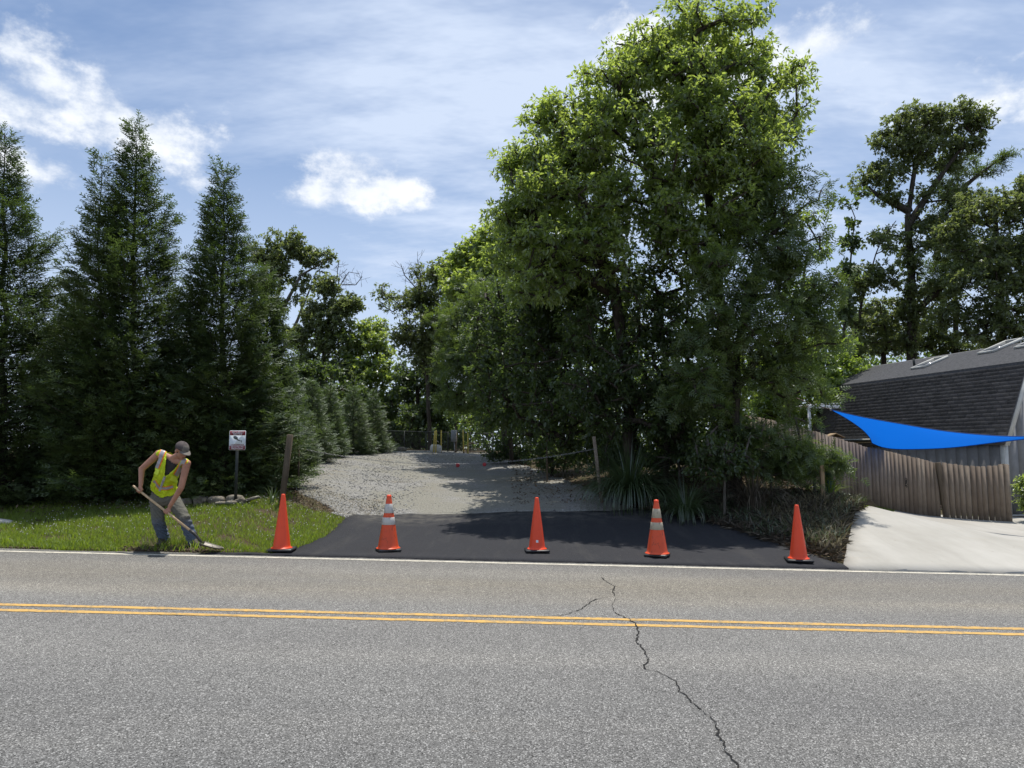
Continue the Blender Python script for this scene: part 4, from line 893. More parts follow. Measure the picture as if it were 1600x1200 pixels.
# ------------------------------------------------------------------ ground cover
def blades(name, X, Y, hgt, wid, mat, lean=.35, label=None, cat=None, off=0.0):
    n = len(X); Z = terrain(X, Y) + off - .01; pos = np.stack([X, Y, Z], 1); az = rng.uniform(0, 2 * pi, n); h = hgt * rng.uniform(.5, 1.35, n)
    side = np.stack([np.cos(az), np.sin(az), np.zeros(n)], 1); ln = unit(rng.normal(0, 1, (n, 3)) * np.array((1, 1, 0))) * (lean * h * rng.uniform(.2, 1.6, n))[:, None]
    w = (wid * rng.uniform(.6, 1.3, n))[:, None]; up = np.zeros((n, 3)); up[:, 2] = h
    a = pos - side * w / 2; b = pos + side * w / 2; c = pos + ln * .35 + up * .6 + side * w * .35; d = pos + ln * .35 + up * .6 - side * w * .35; e = pos + ln + up * (1 - .25 * lean)
    V = np.stack([a, b, c, d, e], 1).reshape(-1, 3); o = (np.arange(n) * 5)[:, None]
    fc = np.concatenate([o + [0, 1, 2], o + [0, 2, 3], o + [3, 2, 4]], 1).ravel()
    ob = obj(name, V, fc, mat, None, False, 3)
    return tag(ob, label, cat, kind='stuff')
def clump_noise(x, y, s): return .5 + .25 * np.sin(x * 1.7 * s + 1.3 * np.sin(y * 1.1 * s)) + .25 * np.sin(y * 2.3 * s + 1.7 * np.sin(x * 0.9 * s + 1))
APp, GRp, CCp = [tuple(p) for p in AP], [tuple(p) for p in GR], [tuple(p) for p in CC]
n = 128000; X = rng.uniform(-13.0, -2.9, n); Y = 11.25 + rng.uniform(0, 1, n) ** 1.25 * 5.2
edge = 11.36 + .07 * np.sin(X * 2.1) + .05 * np.sin(X * 7.3) + rng.normal(0, .05, n)
k = (Y > edge) & ~inside(APp, X, Y) & ~inside(GRp, X + .1, Y - .1)
far = (X > -4.9) & (Y > 15.2); thin = rng.uniform(0, 1, n) < np.where(Y > 14.6, .45, 1.0) * (.55 + .6 * clump_noise(X, Y, 1.0))
sp = ((X + 5.25) / 1.0) ** 2 + ((Y - 11.45) / .22) ** 2 < 1          # scraped bare by the shovel
feet = (((X + 5.72) / .16) ** 2 + ((Y - 11.62) / .26) ** 2 < 1) | (((X + 5.20) / .22) ** 2 + ((Y - 11.60) / .22) ** 2 < 1)
barep = (clump_noise(X * 1.9 + 2, Y * 2.6, 1.3) < .16) & (rng.uniform(0, 1, n) < .8)
k &= ~feet & ~barep & ~far & thin & ~(sp & (rng.uniform(0, 1, n) < .8))
blades('lawn_grass', X[k], Y[k], .08, .009, 'grass', .6, 'mown green lawn grass on the verge left of the apron', 'grass')
n = 2200; X = rng.uniform(-13, -3, n); Y = rng.uniform(11.35, 11.9, n); k = ~inside(APp, X, Y) & (clump_noise(X, Y, 2) > .45)
blades('verge_grass', X[k], Y[k], .17, .012, 'grass', .8, 'longer ragged grass tufts along the road edge', 'grass')
n = 40000; X = rng.uniform(7.0, 14.5, n); Y = rng.uniform(14.5, 21.5, n); k = ~inside(CCp, X, Y) & (X > 7.4) & (rng.uniform(0, 1, n) < .5 + .5 * clump_noise(X, Y, 1)); 
blades('lawn_grass', X[k], Y[k], .08, .014, 'grass', .6, 'small patch of lawn between the concrete drive and the fence', 'grass')
n = 22000; X = rng.uniform(-12, -3.0, n); Y = rng.uniform(11.35, 17.5, n); k = ~inside(APp, X, Y) & ((clump_noise(X, Y, 2.3) > .62) | ((Y > 14) & (X > -5))) & ((rng.uniform(0, 1, n) < .35) | (X > -5))
blades('dry_grass', X[k], Y[k], .07, .01, 'dry_grass', .8, 'thin straw-coloured grass mixed through the verge', 'grass')
n = 380; X = rng.uniform(-9, -3.5, n); Y = rng.uniform(12, 15, n); k = ~inside(APp, X, Y) & ~inside(GRp, X, Y); X, Y = X[k], Y[k]; n = len(X)
pos = np.stack([X, Y, terrain(X, Y) + rng.uniform(.05, .11, n)], 1); e = np.eye(3); OCT = [(1, 0, 0), (-1, 0, 0), (0, 1, 0), (0, -1, 0), (0, 0, 1), (0, 0, -1)]; OCF = [(0, 2, 4), (2, 1, 4), (1, 3, 4), (3, 0, 4), (2, 0, 5), (1, 2, 5), (3, 1, 5), (0, 3, 5)]
def lumps(name, X, Y, smin, smax, mat, label, cat, off=0.0, flat=.6, pw=2.0):
    n = len(X); s = smin + (smax - smin) * rng.uniform(0, 1, n) ** pw
    pos = np.stack([X, Y, terrain(X, Y) + off + s * flat * .35], 1); a = rng.uniform(0, 2 * pi, n); el = rng.normal(0, .5, n)
    Xa = np.stack([np.cos(a), np.sin(a), .3 * el], 1); Ya = np.stack([-np.sin(a), np.cos(a), -.25 * el], 1); Za = np.stack([el * .3, -el * .2, np.ones(n)], 1)
    t = np.array(OCT, float)[None] * rng.uniform(.6, 1.15, (n, 6, 1)) + rng.normal(0, .15, (n, 6, 3))
    V = pos[:, None] + t[:, :, :1] * (Xa * s[:, None])[:, None] + t[:, :, 1:2] * (Ya * (s * rng.uniform(.5, 1, n))[:, None])[:, None] + t[:, :, 2:] * (Za * (s * flat)[:, None])[:, None]
    Fc = (np.arange(n) * 6)[:, None, None] + np.array(OCF)[None]
    return tag(obj(name, V.reshape(-1, 3), Fc.ravel(), mat, None, False, 3), label, cat, kind='stuff')
V, Fc, kk = instances(pos, np.tile(e[0] * .011, (n, 1)), np.tile(e[1] * .011, (n, 1)), np.tile(e[2] * .011, (n, 1)), OCT, OCF)
tag(obj('clover', V, Fc, 'clover', None, False, 3), 'tiny white clover heads in the lawn', 'clover', kind='stuff')
# loose stones, denser at the drive's edges
n = 78000; X = rng.uniform(-10, 4.5, n); Y = 15.6 + rng.uniform(0, 1, n) ** 1.3 * 17
cn = clump_noise(X * .6 + 3, Y * .8, 1.0); rut = np.clip(1.5 * np.exp(-((X - (.2 - .16 * (Y - 16))) / 2.1) ** 2), 0, 1) * sstep(27, 22, Y)
k = inside(GRp, X, Y) & ~inside(APp, X, Y) & (rng.uniform(0, 1, n) < (.25 + .75 * cn) * (1 - .80 * rut) * np.where(X < -2.2, 1.0, .7))
lumps('gravel_stones', X[k], Y[k], .006, np.where((X[k] < -2.4) | (Y[k] > 25), .036, .022), 'stones', 'loose grey gravel stones on the driveway', 'gravel', .006)
n = 3000; X = rng.uniform(-3.9, 2.5, n); Y = 15.75 + rng.normal(0, .16, n) + .3 * (rng.uniform(0, 1, n) < .1); k = ~inside(APp, X, Y)
lumps('gravel_fringe', X[k], Y[k], .012, .05, 'stones', 'coarse stones along the seam of apron and gravel', 'gravel', .006)
n = 1300; X = rng.uniform(-13, -3.6, n); Y = 11.33 + np.abs(rng.normal(0, .07, n)); X2 = rng.normal(-5.0, .7, n); Y2 = 11.42 + np.abs(rng.normal(0, .10, n))
X = np.concatenate([X, X2]); Y = np.concatenate([Y, Y2]); k = ~inside(APp, X, Y)
lumps('soil_clods', X[k], Y[k], .008, .035, 'clods', 'crumbs of dug soil along the edge of the road', 'soil')
# leaf litter and straw on the right bank and under the trees
def litter(name, X, Y, size, mat, label, wid=.5):
    n = len(X); pos = np.stack([X, Y, terrain(X, Y) + rng.uniform(.0, .05, n)], 1); d = unit(rng.normal(0, 1, (n, 3)) * np.array((1, 1, .35))); nr = unit(rng.normal(0, .5, (n, 3)) + np.array((0, 0, 1)))
    Xa, Ya, Za = axes(d, nr); L = size * rng.uniform(.5, 1.4, (n, 1)); V, Fc, k = instances(pos, Xa * L, Ya * L * wid, Za * L, LEAF_T, LEAF_F)
    tag(obj(name, V, Fc, mat, None, False, k), label, 'leaf litter', kind='stuff')
def bank(n, x0, x1, y0, y1):
    X = rng.uniform(x0, x1, n); Y = rng.uniform(y0, y1, n); k = ~inside(APp, X, Y) & ~inside(CCp, X, Y) & ~inside(CCp, X + .1, Y) & ~inside(GRp, X, Y) & ((X < 5.6) | (Y > 12.2) | (X < 4.4 + 1.6 * (Y - 11.3))); return X[k], Y[k]
litter('fallen_leaves', *bank(16000, 1.5, 8.5, 11.45, 19), .08, 'litter', 'dead brown leaves over the right-hand bank')
litter('pine_straw', *bank(26000, 2.0, 9, 11.6, 17), .24, 'straw', 'dry straw and twigs matted over the right-hand bank', .05)
litter('fallen_leaves', *bank(7000, -13, -4, 14.2, 19), .07, 'litter', 'dead leaves in the shade under the cypresses')
X = rng.uniform(.0, 3.2, 2500); Y = rng.uniform(17, 28, 2500); litter('drive_litter', X, Y, .07, 'litter', 'fallen leaves on the shaded right side of the gravel')
X, Y = bank(5200, 2.5, 8.0, 12.5, 17.5); kk = clump_noise(X, Y, 1.6) > .42; blades('bank_weeds', X[kk], Y[kk], .26, .014, 'pampas', .9, 'sparse weeds on the right-hand bank', 'weeds')
X, Y = bank(3800, 5.2, 8.2, 12.0, 16.0); blades('bank_straw', X, Y, .30, .008, 'dry_grass', 1.3, 'flattened straw tufts on the bank by the concrete drive', 'grass')

def tussock(label, px, py, Y, n, L, w, mat='pampas', spread=.55, lean=(0, 0)):
    b = G(px, py) if Y is None else P(px, py, Y); b[2] = tz(b[0], b[1]); root = empty('tall_grass', b, label, 'grass clump')
    V = []; Fc = []; S = 7
    for i in range(n):
        a = rng.uniform(0, 2 * pi); sp = rng.uniform(.05, 1.0) ** .7 * spread; l = L * rng.uniform(.55, 1.1); od = np.array((math.cos(a) + lean[0], math.sin(a) + lean[1], 0)); st = b + od * rng.uniform(0, .18); sd = np.array((-math.sin(a), math.cos(a), 0)) + rng.normal(0, .25, 3); p = st.copy(); el = pi / 2 - sp * .55; o = len(V)
        for j in range(S + 1):
            t = j / S; ww = w * (1 - t ** 2) * .5 + .0008; V += [p - sd * ww, p + sd * ww]
            p = p + (od * math.cos(el) + np.array((0, 0, math.sin(el)))) * l / S; el -= sp * (.28 + .42 * t)
            if p[2] < tz0(p): p[2] = tz0(p)
        for j in range(S): k = o + 2 * j; Fc += [k, k + 1, k + 3, k + 2]
    obj('leaf_blades', V, Fc, mat, root, False, 4)
_tc = {}
def tz0(p):
    k = (round(p[0], 1), round(p[1], 1))
    if k not in _tc: _tc[k] = tz(*k) + .01
    return _tc[k]
tussock('large arching clump of ornamental grass beside the chain post', 985, 777, 16.7, 900, 1.9, .020, spread=1.25)
tussock('smaller arching grass clump right of the large ornamental one', 1072, 795, 15.3, 360, 1.15, .016, spread=1.3)
tussock('ragged pale grass clump on the bank below the shrubs', 1175, 775, 15.6, 320, 1.35, .012, 'straw', spread=1.0)
tussock('yellow-green grass tuft behind the short stake by the fence', 1297, 785, 16.6, 60, .75, .016, 'grass', spread=1.0)
tussock('small weed tuft in shade at the foot of the leaning post', 425, 790, 14.4, 30, .42, .014, 'pampas', spread=.6)

# ================================================================== THINGS
def ground_at(px, py): g_ = G(px, py); return g_
SQ = [(-1, -1), (1, -1), (1, 1), (-1, 1)]

# ------------------------------------------------------------------ traffic cones
def cone(px, py, label, slim, rot, dirty=False):
    Yc = 11.50
    for _ in range(30):                      # base centre stands on the apron
        p = P(px, py, Yc); z = tz(p[0], Yc) + .024; Yc += (p[2] - z) * 4 if abs(p[2] - z) > 1e-4 else 0
    b = np.array((p[0], Yc, z)); root = empty('traffic_cone', b, label, 'traffic cone', 'traffic cones across the driveway mouth'); R = rotz(rot)
    bw, r0, r1, ht = (.40, .138, .030, .90) if slim else (.37, .172, .034, .91)
    cm, bm = ('cone', 'rubber') if slim else ('cone_dirty', 'rubber_dusty')
    # rubber base: chamfered slab with raised feet
    m = MB(); m.box(b + np.array((0, 0, .028)), (bw, bw, .040), R, .012)
    for sx, sy in SQ: m.box(b + R @ np.array((sx * bw * .38, sy * bw * .38, .005)), (.07, .07, .010), R)
    m.build('base', bm, root)
    def rad(z_): return r0 + (r1 - r0) * (z_ - .06) / (ht - .06)
    prof = [(r0 + .030, .0485), (r0 + .026, .056), (r0 + .008, .064), (r0, .075)] + [(rad(q), q) for q in np.linspace(.10, ht - .03, 10)] + [(r1 * .98, ht - .008), (r1 * .85, ht), (r1 * .45, ht + .001), (r1 * .42, ht - .03)]
    MB().lathe(b, prof, 32).build('cone_body', cm, root, True)
    if not slim:
        mt = 'band_dirty' if dirty else 'band'
        for (z0, z1) in ((.435, .555), (.625, .775)):
            MB().lathe(b, [(rad(z0) + .001, z0), (rad(z0) + .004, z0 + .004), (rad(z1) + .004, z1 - .004), (rad(z1) + .001, z1)], 32).build('reflective_collar', mt, root, True)
        MB().lathe(b, [(r1 + .003, ht - .05), (r1 + .007, ht - .03), (r1 + .005, ht - .005), (r1 * .8, ht + .012), (.004, ht + .014)], 24).build('tip_cap', 'cone', root, True)
    return root, b, rad
cone(440, 861, 'slim plain orange cone at the left end beside the grass', True, math.radians(4))
cone(606.5, 861, 'wide orange cone with two clean white reflective bands', False, math.radians(22))
c3, b3, rad3 = cone(839, 862, 'slim plain orange cone with a small pale sticker, middle of five', True, math.radians(3))
V = []; Fc = []
for i in range(5):
    a = -pi / 2 - .16 + .32 * i / 4
    for z_ in (.165, .205): r = rad3(z_) + .0025; V.append(b3 + np.array((r * math.cos(a), r * math.sin(a), z_)))
    if i: Fc.append((2 * i - 2, 2 * i, 2 * i + 1, 2 * i - 1))
obj('sticker', V, Fc, 'sign_white', c3)
cone(1027, 869, 'wide orange cone with two grimy tan reflective bands', False, math.radians(-24), True)
cone(1248, 877, 'slim plain orange cone at the right end near the concrete', True, math.radians(-12))

# ------------------------------------------------------------------ security sign
def flat_poly(name, pts, y, mat, parent, th=.002):
    """pts in the sign's plane (x, z), facing the road"""
    n = len(pts); V = [(x, y, z) for x, z in pts] + [(x, y + th, z) for x, z in pts]
    return obj(name, V, [tuple(range(n)), tuple(range(2 * n - 1, n - 1, -1))] + [(i, n + i, n + (i + 1) % n, (i + 1) % n) for i in range(n)], mat, parent)
def lettering(name, text, x, y, z, size, mat, parent, width=None, shear=0.0):
    cu = bpy.data.curves.new(name, 'FONT'); cu.body = text; cu.size = size; cu.align_x = 'CENTER'; cu.align_y = 'CENTER'; cu.shear = shear; cu.resolution_u = 2; cu.offset = size * .018
    t = bpy.data.objects.new(name, cu); COL.objects.link(t); bpy.context.view_layer.update()
    me = bpy.data.meshes.new_from_object(t.evaluated_get(bpy.context.evaluated_depsgraph_get())); bpy.data.objects.remove(t)
    v = np.empty(len(me.vertices) * 3); me.vertices.foreach_get('co', v); v = v.reshape(-1, 3)
    if width: v[:, 0] *= width / (v[:, 0].max() - v[:, 0].min())
    w = np.stack([x + v[:, 0], np.full(len(v), y), z + v[:, 1]], 1) - ORG[parent.name]; me.vertices.foreach_set('co', w.ravel()); me.update(); me.name = name
    return put(name, me, mat, parent)
c = P(371, 688, 14.3); gz = tz(c[0], 14.34); sb = np.array((c[0], 14.34, gz))
sg = empty('security_sign', sb, 'security camera notice sign on a dark post in front of the cypress', 'sign')
hw, hh = .165, .195
def rr(x0, z0, x1, z1, r=.018, k=4):
    out = []
    for (cx, cz, a0) in ((x1 - r, z0 + r, -pi / 2), (x1 - r, z1 - r, 0), (x0 + r, z1 - r, pi / 2), (x0 + r, z0 + r, pi)):
        for i in range(k + 1): a = a0 + pi / 2 * i / k; out.append((cx + r * math.cos(a), cz + r * math.sin(a)))
    return out
cx, cy, cz = c
flat_poly('panel', rr(cx - hw, cz - hh, cx + hw, cz + hh), cy, 'sign_white', sg, .004)
flat_poly('top_banner', rr(cx - hw + .009, cz + .100, cx + hw - .009, cz + hh - .009, .006), cy - .003, 'sign_red', sg)
flat_poly('bottom_banner', rr(cx - hw + .009, cz - hh + .009, cx + hw - .009, cz - .105, .006), cy - .003, 'sign_red', sg)
lettering('lettering', 'SECURITY', cx, cy - .0045, cz + .160, .050, 'sign_white', sg, .25, .15)
lettering('lettering', 'NOTICE', cx, cy - .0045, cz + .124, .042, 'sign_white', sg, .18, .15)
lettering('lettering', '24 HOUR SURVEILLANCE', cx, cy - .0035, cz - .086, .028, 'sign_red', sg, .27)
lettering('lettering', 'ABSOLUTELY NO', cx, cy - .0045, cz - .130, .034, 'sign_white', sg, .26)
lettering('lettering', 'TRESPASSING', cx, cy - .0045, cz - .164, .034, 'sign_white', sg, .24)
el = [(cx - .038 + .050 * math.cos(a) * math.cos(-.5) - .032 * math.sin(a) * math.sin(-.5), cz + .052 + .050 * math.cos(a) * math.sin(-.5) + .032 * math.sin(a) * math.cos(-.5)) for a in np.linspace(0, 2 * pi, 20, False)]
flat_poly('camera_symbol', el, cy - .003, 'sign_grey', sg)
flat_poly('camera_bracket', [(cx - .02, cz + .03), (cx + .005, cz + .02), (cx + .075, cz - .022), (cx + .08, cz - .045), (cx + .088, cz - .045), (cx + .088, cz + .0), (cx + .075, cz + .0), (cx + .072, cz - .012), (cx + .01, cz + .008), (cx - .012, cz + .005)], cy - .003, 'sign_grey', sg)
m = MB(); ph = cz + .15 - gz + .3                       # U-channel post
for dx, w, dy in ((0, .034, .010), (-.022, .010, .024), (.022, .010, .024)): m.box((cx - .005 + dx, cy + .012 + dy / 2, gz - .3 + ph / 2), (w, dy, ph))
m.build('post', 'dark_metal', sg)
for dz in (.15, -.15): MB().lathe((cx, cy - .002, cz + dz * .92), [(.006, -.004), (.006, .003), (.003, .004)], 8, rotx(pi / 2)).build('bolt', 'galv', sg)

# ------------------------------------------------------------------ posts, chain, reflectors
b = G(440, 790); t_ = P(453.5, 679, b[1] - .05); root = empty('leaning_post', b, 'weathered square wooden post leaning right behind the left cone', 'post')
d = t_ - b; L = np.linalg.norm(d); m = MB(); Rr = frame(d, (0, 1, 0)); m.box(b + d * .5 - d / L * .1, (.105, .09, L + .2), Rr, .008); m.build('post', 'post_wood', root)
b = P(467, 745, 17.0); b[2] = tz(b[0], 17.0); top = P(467, 697, 17.0); root = empty('chain_post', b, 'short rusty steel post holding the left end of the chain', 'post')
m = MB(); m.tube([b - np.array((0, 0, .2)), top], .022, 8); m.ball(top, .024, None, 8, 5); m.build('post', 'post_wood', root)
chL = top - np.array((0, 0, .05))
b = P(940, 771, 17.0); b[2] = tz(b[0], 17.0); top = P(928, 683, 17.0); root = empty('chain_post', b, 'pale wooden post at the right end of the chain, half in tall grass', 'post')
d = top - b; m = MB(); m.box(b + d * .48, (.075, .075, np.linalg.norm(d) * 1.06), frame(d, (0, 1, 0)), .006); m.build('post', 'fence_wood', root)
chR = top - np.array((-.01, .05, .28))
b = P(855, 738, 20.5); b[2] = tz(b[0], 20.5); top = P(854, 665, 20.5); root = empty('wooden_stake', b, 'thin tall grey stake standing among dark trees right of the gravel', 'stake')
m = MB(); m.box((b + top) / 2 - np.array((0, 0, .1)), (.045, .035, top[2] - b[2] + .2), None, .004); m.build('stake', 'post_wood', root)
b = P(1287, 782, 15.8); b[2] = tz(b[0], 15.8); root = empty('wooden_stake', b, 'short square wooden stake on the bank beside the concrete drive', 'stake')
m = MB(); h = P(1285, 727, 15.8)[2] - b[2]; m.box(b + np.array((-.01, 0, h / 2 - .1)), (.085, .06, h + .2), None, .006); m.build('stake', 'tan_wood', root)
b = P(1296, 775, 16.6); b[2] = tz(b[0], 16.6); root = empty('plastic_box', b, 'dark teal plastic utility box behind the short stake', 'utility box')
h = P(1295, 729, 16.6)[2] - b[2]; m = MB(); m.box(b + np.array((0, 0, h / 2 - .05)), (.17, .17, h + .1), None, .02); m.build('body', 'teal', root); MB().box(b + np.array((0, 0, h + .015)), (.20, .20, .03), None, .01).build('lid', 'teal', root)
# chain
mid = np.array(P(722, 725, 16.9)); n = 150; pts = []
A, B = chL, chR
ts = (mid[0] - A[0]) / (B[0] - A[0]); sag = (A[2] + (B[2] - A[2]) * ts) - mid[2]
for i in range(n * 4 + 1):
    t = i / (n * 4); p = A + (B - A) * t; p[2] -= sag * 4 * t * (1 - t) / (4 * ts * (1 - ts)); pts.append(p)
root = empty('barrier_chain', A, 'sagging steel chain strung across the gravel drive', 'chain'); m = MB()
ll = np.linalg.norm(B - A) / n
for i in range(n):
    p = pts[i * 4 + 2]; d = unit(pts[i * 4 + 4] - pts[i * 4]); R = frame(d, (0, 0, 1)); R = R @ rotz(pi / 2 * (i % 2)); a = ll * .68; ring = []
    for k in range(9): an = 2 * pi * k / 8; ring.append(p + R @ np.array((.014 * math.cos(an), 0, a * math.sin(an))))
    m.tube(ring, .0042, 5, False)
tag(m.build('chain_links', 'galv', root, True), kind='stuff')
for (px, lab) in ((715, 'left of two red disc reflectors hanging on the chain'), (757, 'right of two red disc reflectors hanging on the chain')):
    t = min(pts, key=lambda q: abs(800 + q[0] / (q[1] * CP + (q[2] - H) * SP) * F - px)); root = empty('chain_reflector', t - np.array((0, 0, .06)), lab, 'reflector', 'red reflectors on the chain')
    MB().lathe(t + np.array((0, -.014, -.03)), [(.036, -.006), (.046, -.004), (.046, .004), (.036, .008), (.010, .009)], 18, rotx(pi / 2)).build('disc', 'red', root, True)
    MB().tube([t + np.array((0, -.01, .018)), t + np.array((0, -.016, .0)), t + np.array((0, -.012, -.01))], .004, 6).build('hook', 'galv', root)

# ------------------------------------------------------------------ low stone wall by the sign, and stray stones
root_b = P(330, 790, 14.35); root_b[2] = tz(root_b[0], 14.35)
wl_ = empty('stone_wall', root_b, 'low dry stone edging wall below the security sign', 'stone wall')
def stone_mesh(c, size, R=None, seed=0):
    r = np.random.default_rng(seed); bm = bmesh.new(); bmesh.ops.create_icosphere(bm, subdivisions=2, radius=1)
    V = []
    for v in bm.verts:
        p = np.array(v.co); p = np.sign(p) * np.abs(p) ** .55; p *= 1 + .12 * math.sin(5 * p[0] + seed) * math.sin(4 * p[1] + 2 * seed) + r.normal(0, .03); q = p * np.array(size) / 2 * .92; V.append((R @ q if R is not None else q) + np.array(c))
    Fc = [tuple(v.index for v in f.verts) for f in bm.faces]; bm.free(); return V, Fc
x = P(275, 790, 14.45)[0]; i = 0; xe = P(356, 790, 14.4)[0]
while x < xe:
    w = rng.uniform(.22, .42); z = tz(x + w / 2, 14.42); V, Fc = stone_mesh((x + w / 2, 14.45 + rng.normal(0, .02), z + .06), (w, .26, .20 + rng.uniform(-.03, .03)), rotz(rng.normal(0, .05)), i); obj('stone', V, Fc, 'rock', wl_); x += w + .012; i += 1
for (px, py, w, h, tilt) in ((346, 786, .24, .07, .0), (362, 785, .25, .075, .05), (375, 782, .20, .10, -.3), (381, 786, .13, .10, .4), (388, 781, .26, .07, -.28), (398, 778, .22, .07, -.25)):
    p = P(px, py, 14.15 if px < 372 else 14.25); z = max(p[2], tz(p[0], p[1]) + .02); V, Fc = stone_mesh((p[0], p[1], z), (w, .22, h), roty(tilt) @ rotz(rng.normal(0, .2)), i); obj('stone', V, Fc, 'rock', wl_); i += 1
p = G(10, 818); V, Fc = stone_mesh(p + np.array((-.08, 0, .03)), (.42, .20, .10), roty(.1), 77); tag(obj('flat_stone', V, Fc, 'pale_rock'), 'flat pale stone lying in shade at the left picture edge', 'stone')
# ------------------------------------------------------------------ far end of the drive
def zt(px, Y): q = P(px, 700, Y); return np.array((q[0], Y, tz(q[0], Y)))
p = zt(681, 31.5); V, Fc = stone_mesh(p + np.array((0, 0, .14)), (.58, .4, .46), None, 5); tag(obj('boulder', V, Fc, 'pale_rock', None, True), 'white rounded boulder between yellow stakes at the drive end', 'boulder')
p = zt(625, 32); V, Fc = stone_mesh(p + np.array((0, 0, .08)), (.65, .4, .26), None, 6); tag(obj('boulder', V, Fc, 'rock', None, True), 'low brown rock left of the yellow stakes', 'boulder')
for i, (px, pt, Y, lean, lab) in enumerate([(677, 673, 31.2, 2.5, 'yellow stake leaning right in front of the white boulder'), (681, 672, 31.0, .5, 'yellow stake touching the leaning one at the boulder'), (689.5, 672, 31.6, 0, 'yellow stake right of the white boulder'),
                                      (725, 672, 31.2, -1.5, 'yellow stake just right of the grey utility box'), (731, 676, 30.8, 0, 'rightmost thin yellow stake at the drive end')]):
    b = zt(px, Y); top = P(px + lean, pt, Y); r = empty('yellow_stake', b, lab, 'stake', 'yellow stakes at the drive end'); m = MB(); m.tube([b - np.array((0, 0, .2)), b + (top - b) * .985, top], [.028, .028, .018], 8); m.build('stake', 'yellow_steel', r, False)
b = zt(711, 31.8); r = empty('utility_box', b, 'grey electrical box on a post at the drive end', 'utility box'); q = P(709, 681, 31.7)
m = MB(); m.box((b[0] + .03, b[1], (b[2] + q[2]) / 2), (.10, .10, q[2] - b[2] + .3)); m.build('post', 'post_wood', r); MB().box(q, (.24, .16, .52), None, .015).build('enclosure', 'grey_box', r); MB().box(q + np.array((0, -.084, 0)), (.19, .012, .44), None, .004).build('cover', 'grey_box', r); MB().tube([q + np.array((.02, 0, -.25)), b + np.array((0, 0, -.1))], .025, 8).build('conduit', 'grey_box', r)
b = zt(740, 31.2); r = empty('timber_stack', b, 'small pile of pale boards right of the yellow stakes', 'boards')
for k, (dx, dz, L, a, e) in enumerate(((0, .06, .95, .1, 0), (.1, .13, .9, -.1, .02), (-.1, .2, .7, .2, .03), (-.45, .30, .9, 0, .45), (-.05, .45, .40, .0, 0))): MB().box(b + np.array((dx, .05 * k, dz)), (L, .14, .045), roty(-e) @ rotz(a), .004).build('board', 'fence_wood', r)
# chain link fence
A, B = zt(598, 34), zt(770, 33); r = empty('chain_link_fence', A, 'dark chain link fence across the end of the drive', 'fence'); hF = P(600, 673, 34)[2] - A[2]
n = 5
for i in range(n + 1): p = A + (B - A) * i / n; MB().tube([p - np.array((0, 0, .2)), p + np.array((0, 0, hF + .03))], .026, 8).build('post', 'dark_metal', r)
top = [A + (B - A) * i / 10 + np.array((0, 0, hF)) for i in range(11)]; MB().tube(top, .020, 8).build('top_rail', 'dark_metal', r)
sg_ = Segs(); W = np.linalg.norm((B - A)[:2]); ax = (B - A) / W
for i in range(-int(hF / .07), int(W / .07)):
    for s in (1, -1):
        x0 = i * .07; x1 = x0 + hF
        a0, a1 = max(x0, 0), min(x1, W)
        if a1 <= a0: continue
        z0, z1 = a0 - x0, a1 - x0
        if s < 0: z0, z1 = hF - z0, hF - z1
        sg_.add(A + ax * a0 + np.array((0, 0, z0)), A + ax * a1 + np.array((0, 0, z1)), .0028, .0028)
V, Fc = sg_.mesh(3); tag(obj('wire_mesh', V, Fc, 'dark_metal', r, False, 4), kind='stuff')

# ------------------------------------------------------------------ wooden privacy fence
tab = [(1140, 645, 18.7), (1200, 655, 19.0), (1260, 670, 19.7), (1300, 682, 20.2), (1350, 697, 20.7), (1400, 708, 21.0), (1462, 723, 21.1), (1475, 723, 21.0), (1530, 729, 20.6), (1574, 725, 20.3)]
tops = [P(*t) for t in tab]; fb = zt(1462, 21.1)
fe = empty('wooden_fence', fb, 'weathered grey-brown plank fence stepping down to the house corner', 'fence')
dist = [0]
for a, b in zip(tops[:-1], tops[1:]): dist.append(dist[-1] + np.linalg.norm((b - a)[:2]))
def fp(s): return np.array([np.interp(s, dist, [t[k] for t in tops]) for k in range(3)])
s = 0.0; i = 0; sp_ = dist[6]
while s < dist[-1] - .05:
    w = rng.uniform(.125, .148)
    if abs(s + w / 2 - (sp_ + dist[7]) / 2) < .085: s += .02; continue
    p = fp(s + w / 2); q = fp(s + w); d = unit((q - fp(s))[:2]); ang = math.atan2(d[1], d[0]); gz = tz(p[0], p[1]) - .12; h = p[2] + rng.normal(0, .009) - gz
    if 1400 < np.interp(s, dist, [t[0] for t in tab]) < 1420: pass
    slope = (q[2] - fp(s)[2]) / w; hw, th = w / 2 - .003, .011; ear = .03
    pr = [(-hw, 0), (hw, 0), (hw, h - ear + slope * hw), (hw - ear * .8, h + slope * hw * .3), (-hw + ear * .8, h - slope * hw * .3), (-hw, h - ear - slope * hw)]
    R = rotz(ang) @ roty(rng.normal(0, .004)) ; off = rng.normal(0, .0025); c0 = np.array((p[0], p[1], gz)) + R @ np.array((0, off, 0))
    V = [c0 + R @ np.array((x, -th, z)) for x, z in pr] + [c0 + R @ np.array((x, th, z)) for x, z in pr]
    obj('plank', V, [(0, 1, 2, 3, 4, 5), (11, 10, 9, 8, 7, 6)] + [(k, 6 + k, 6 + (k + 1) % 6, (k + 1) % 6) for k in range(6)], 'fence_wood', fe); s += w + rng.uniform(-.001, .002); i += 1
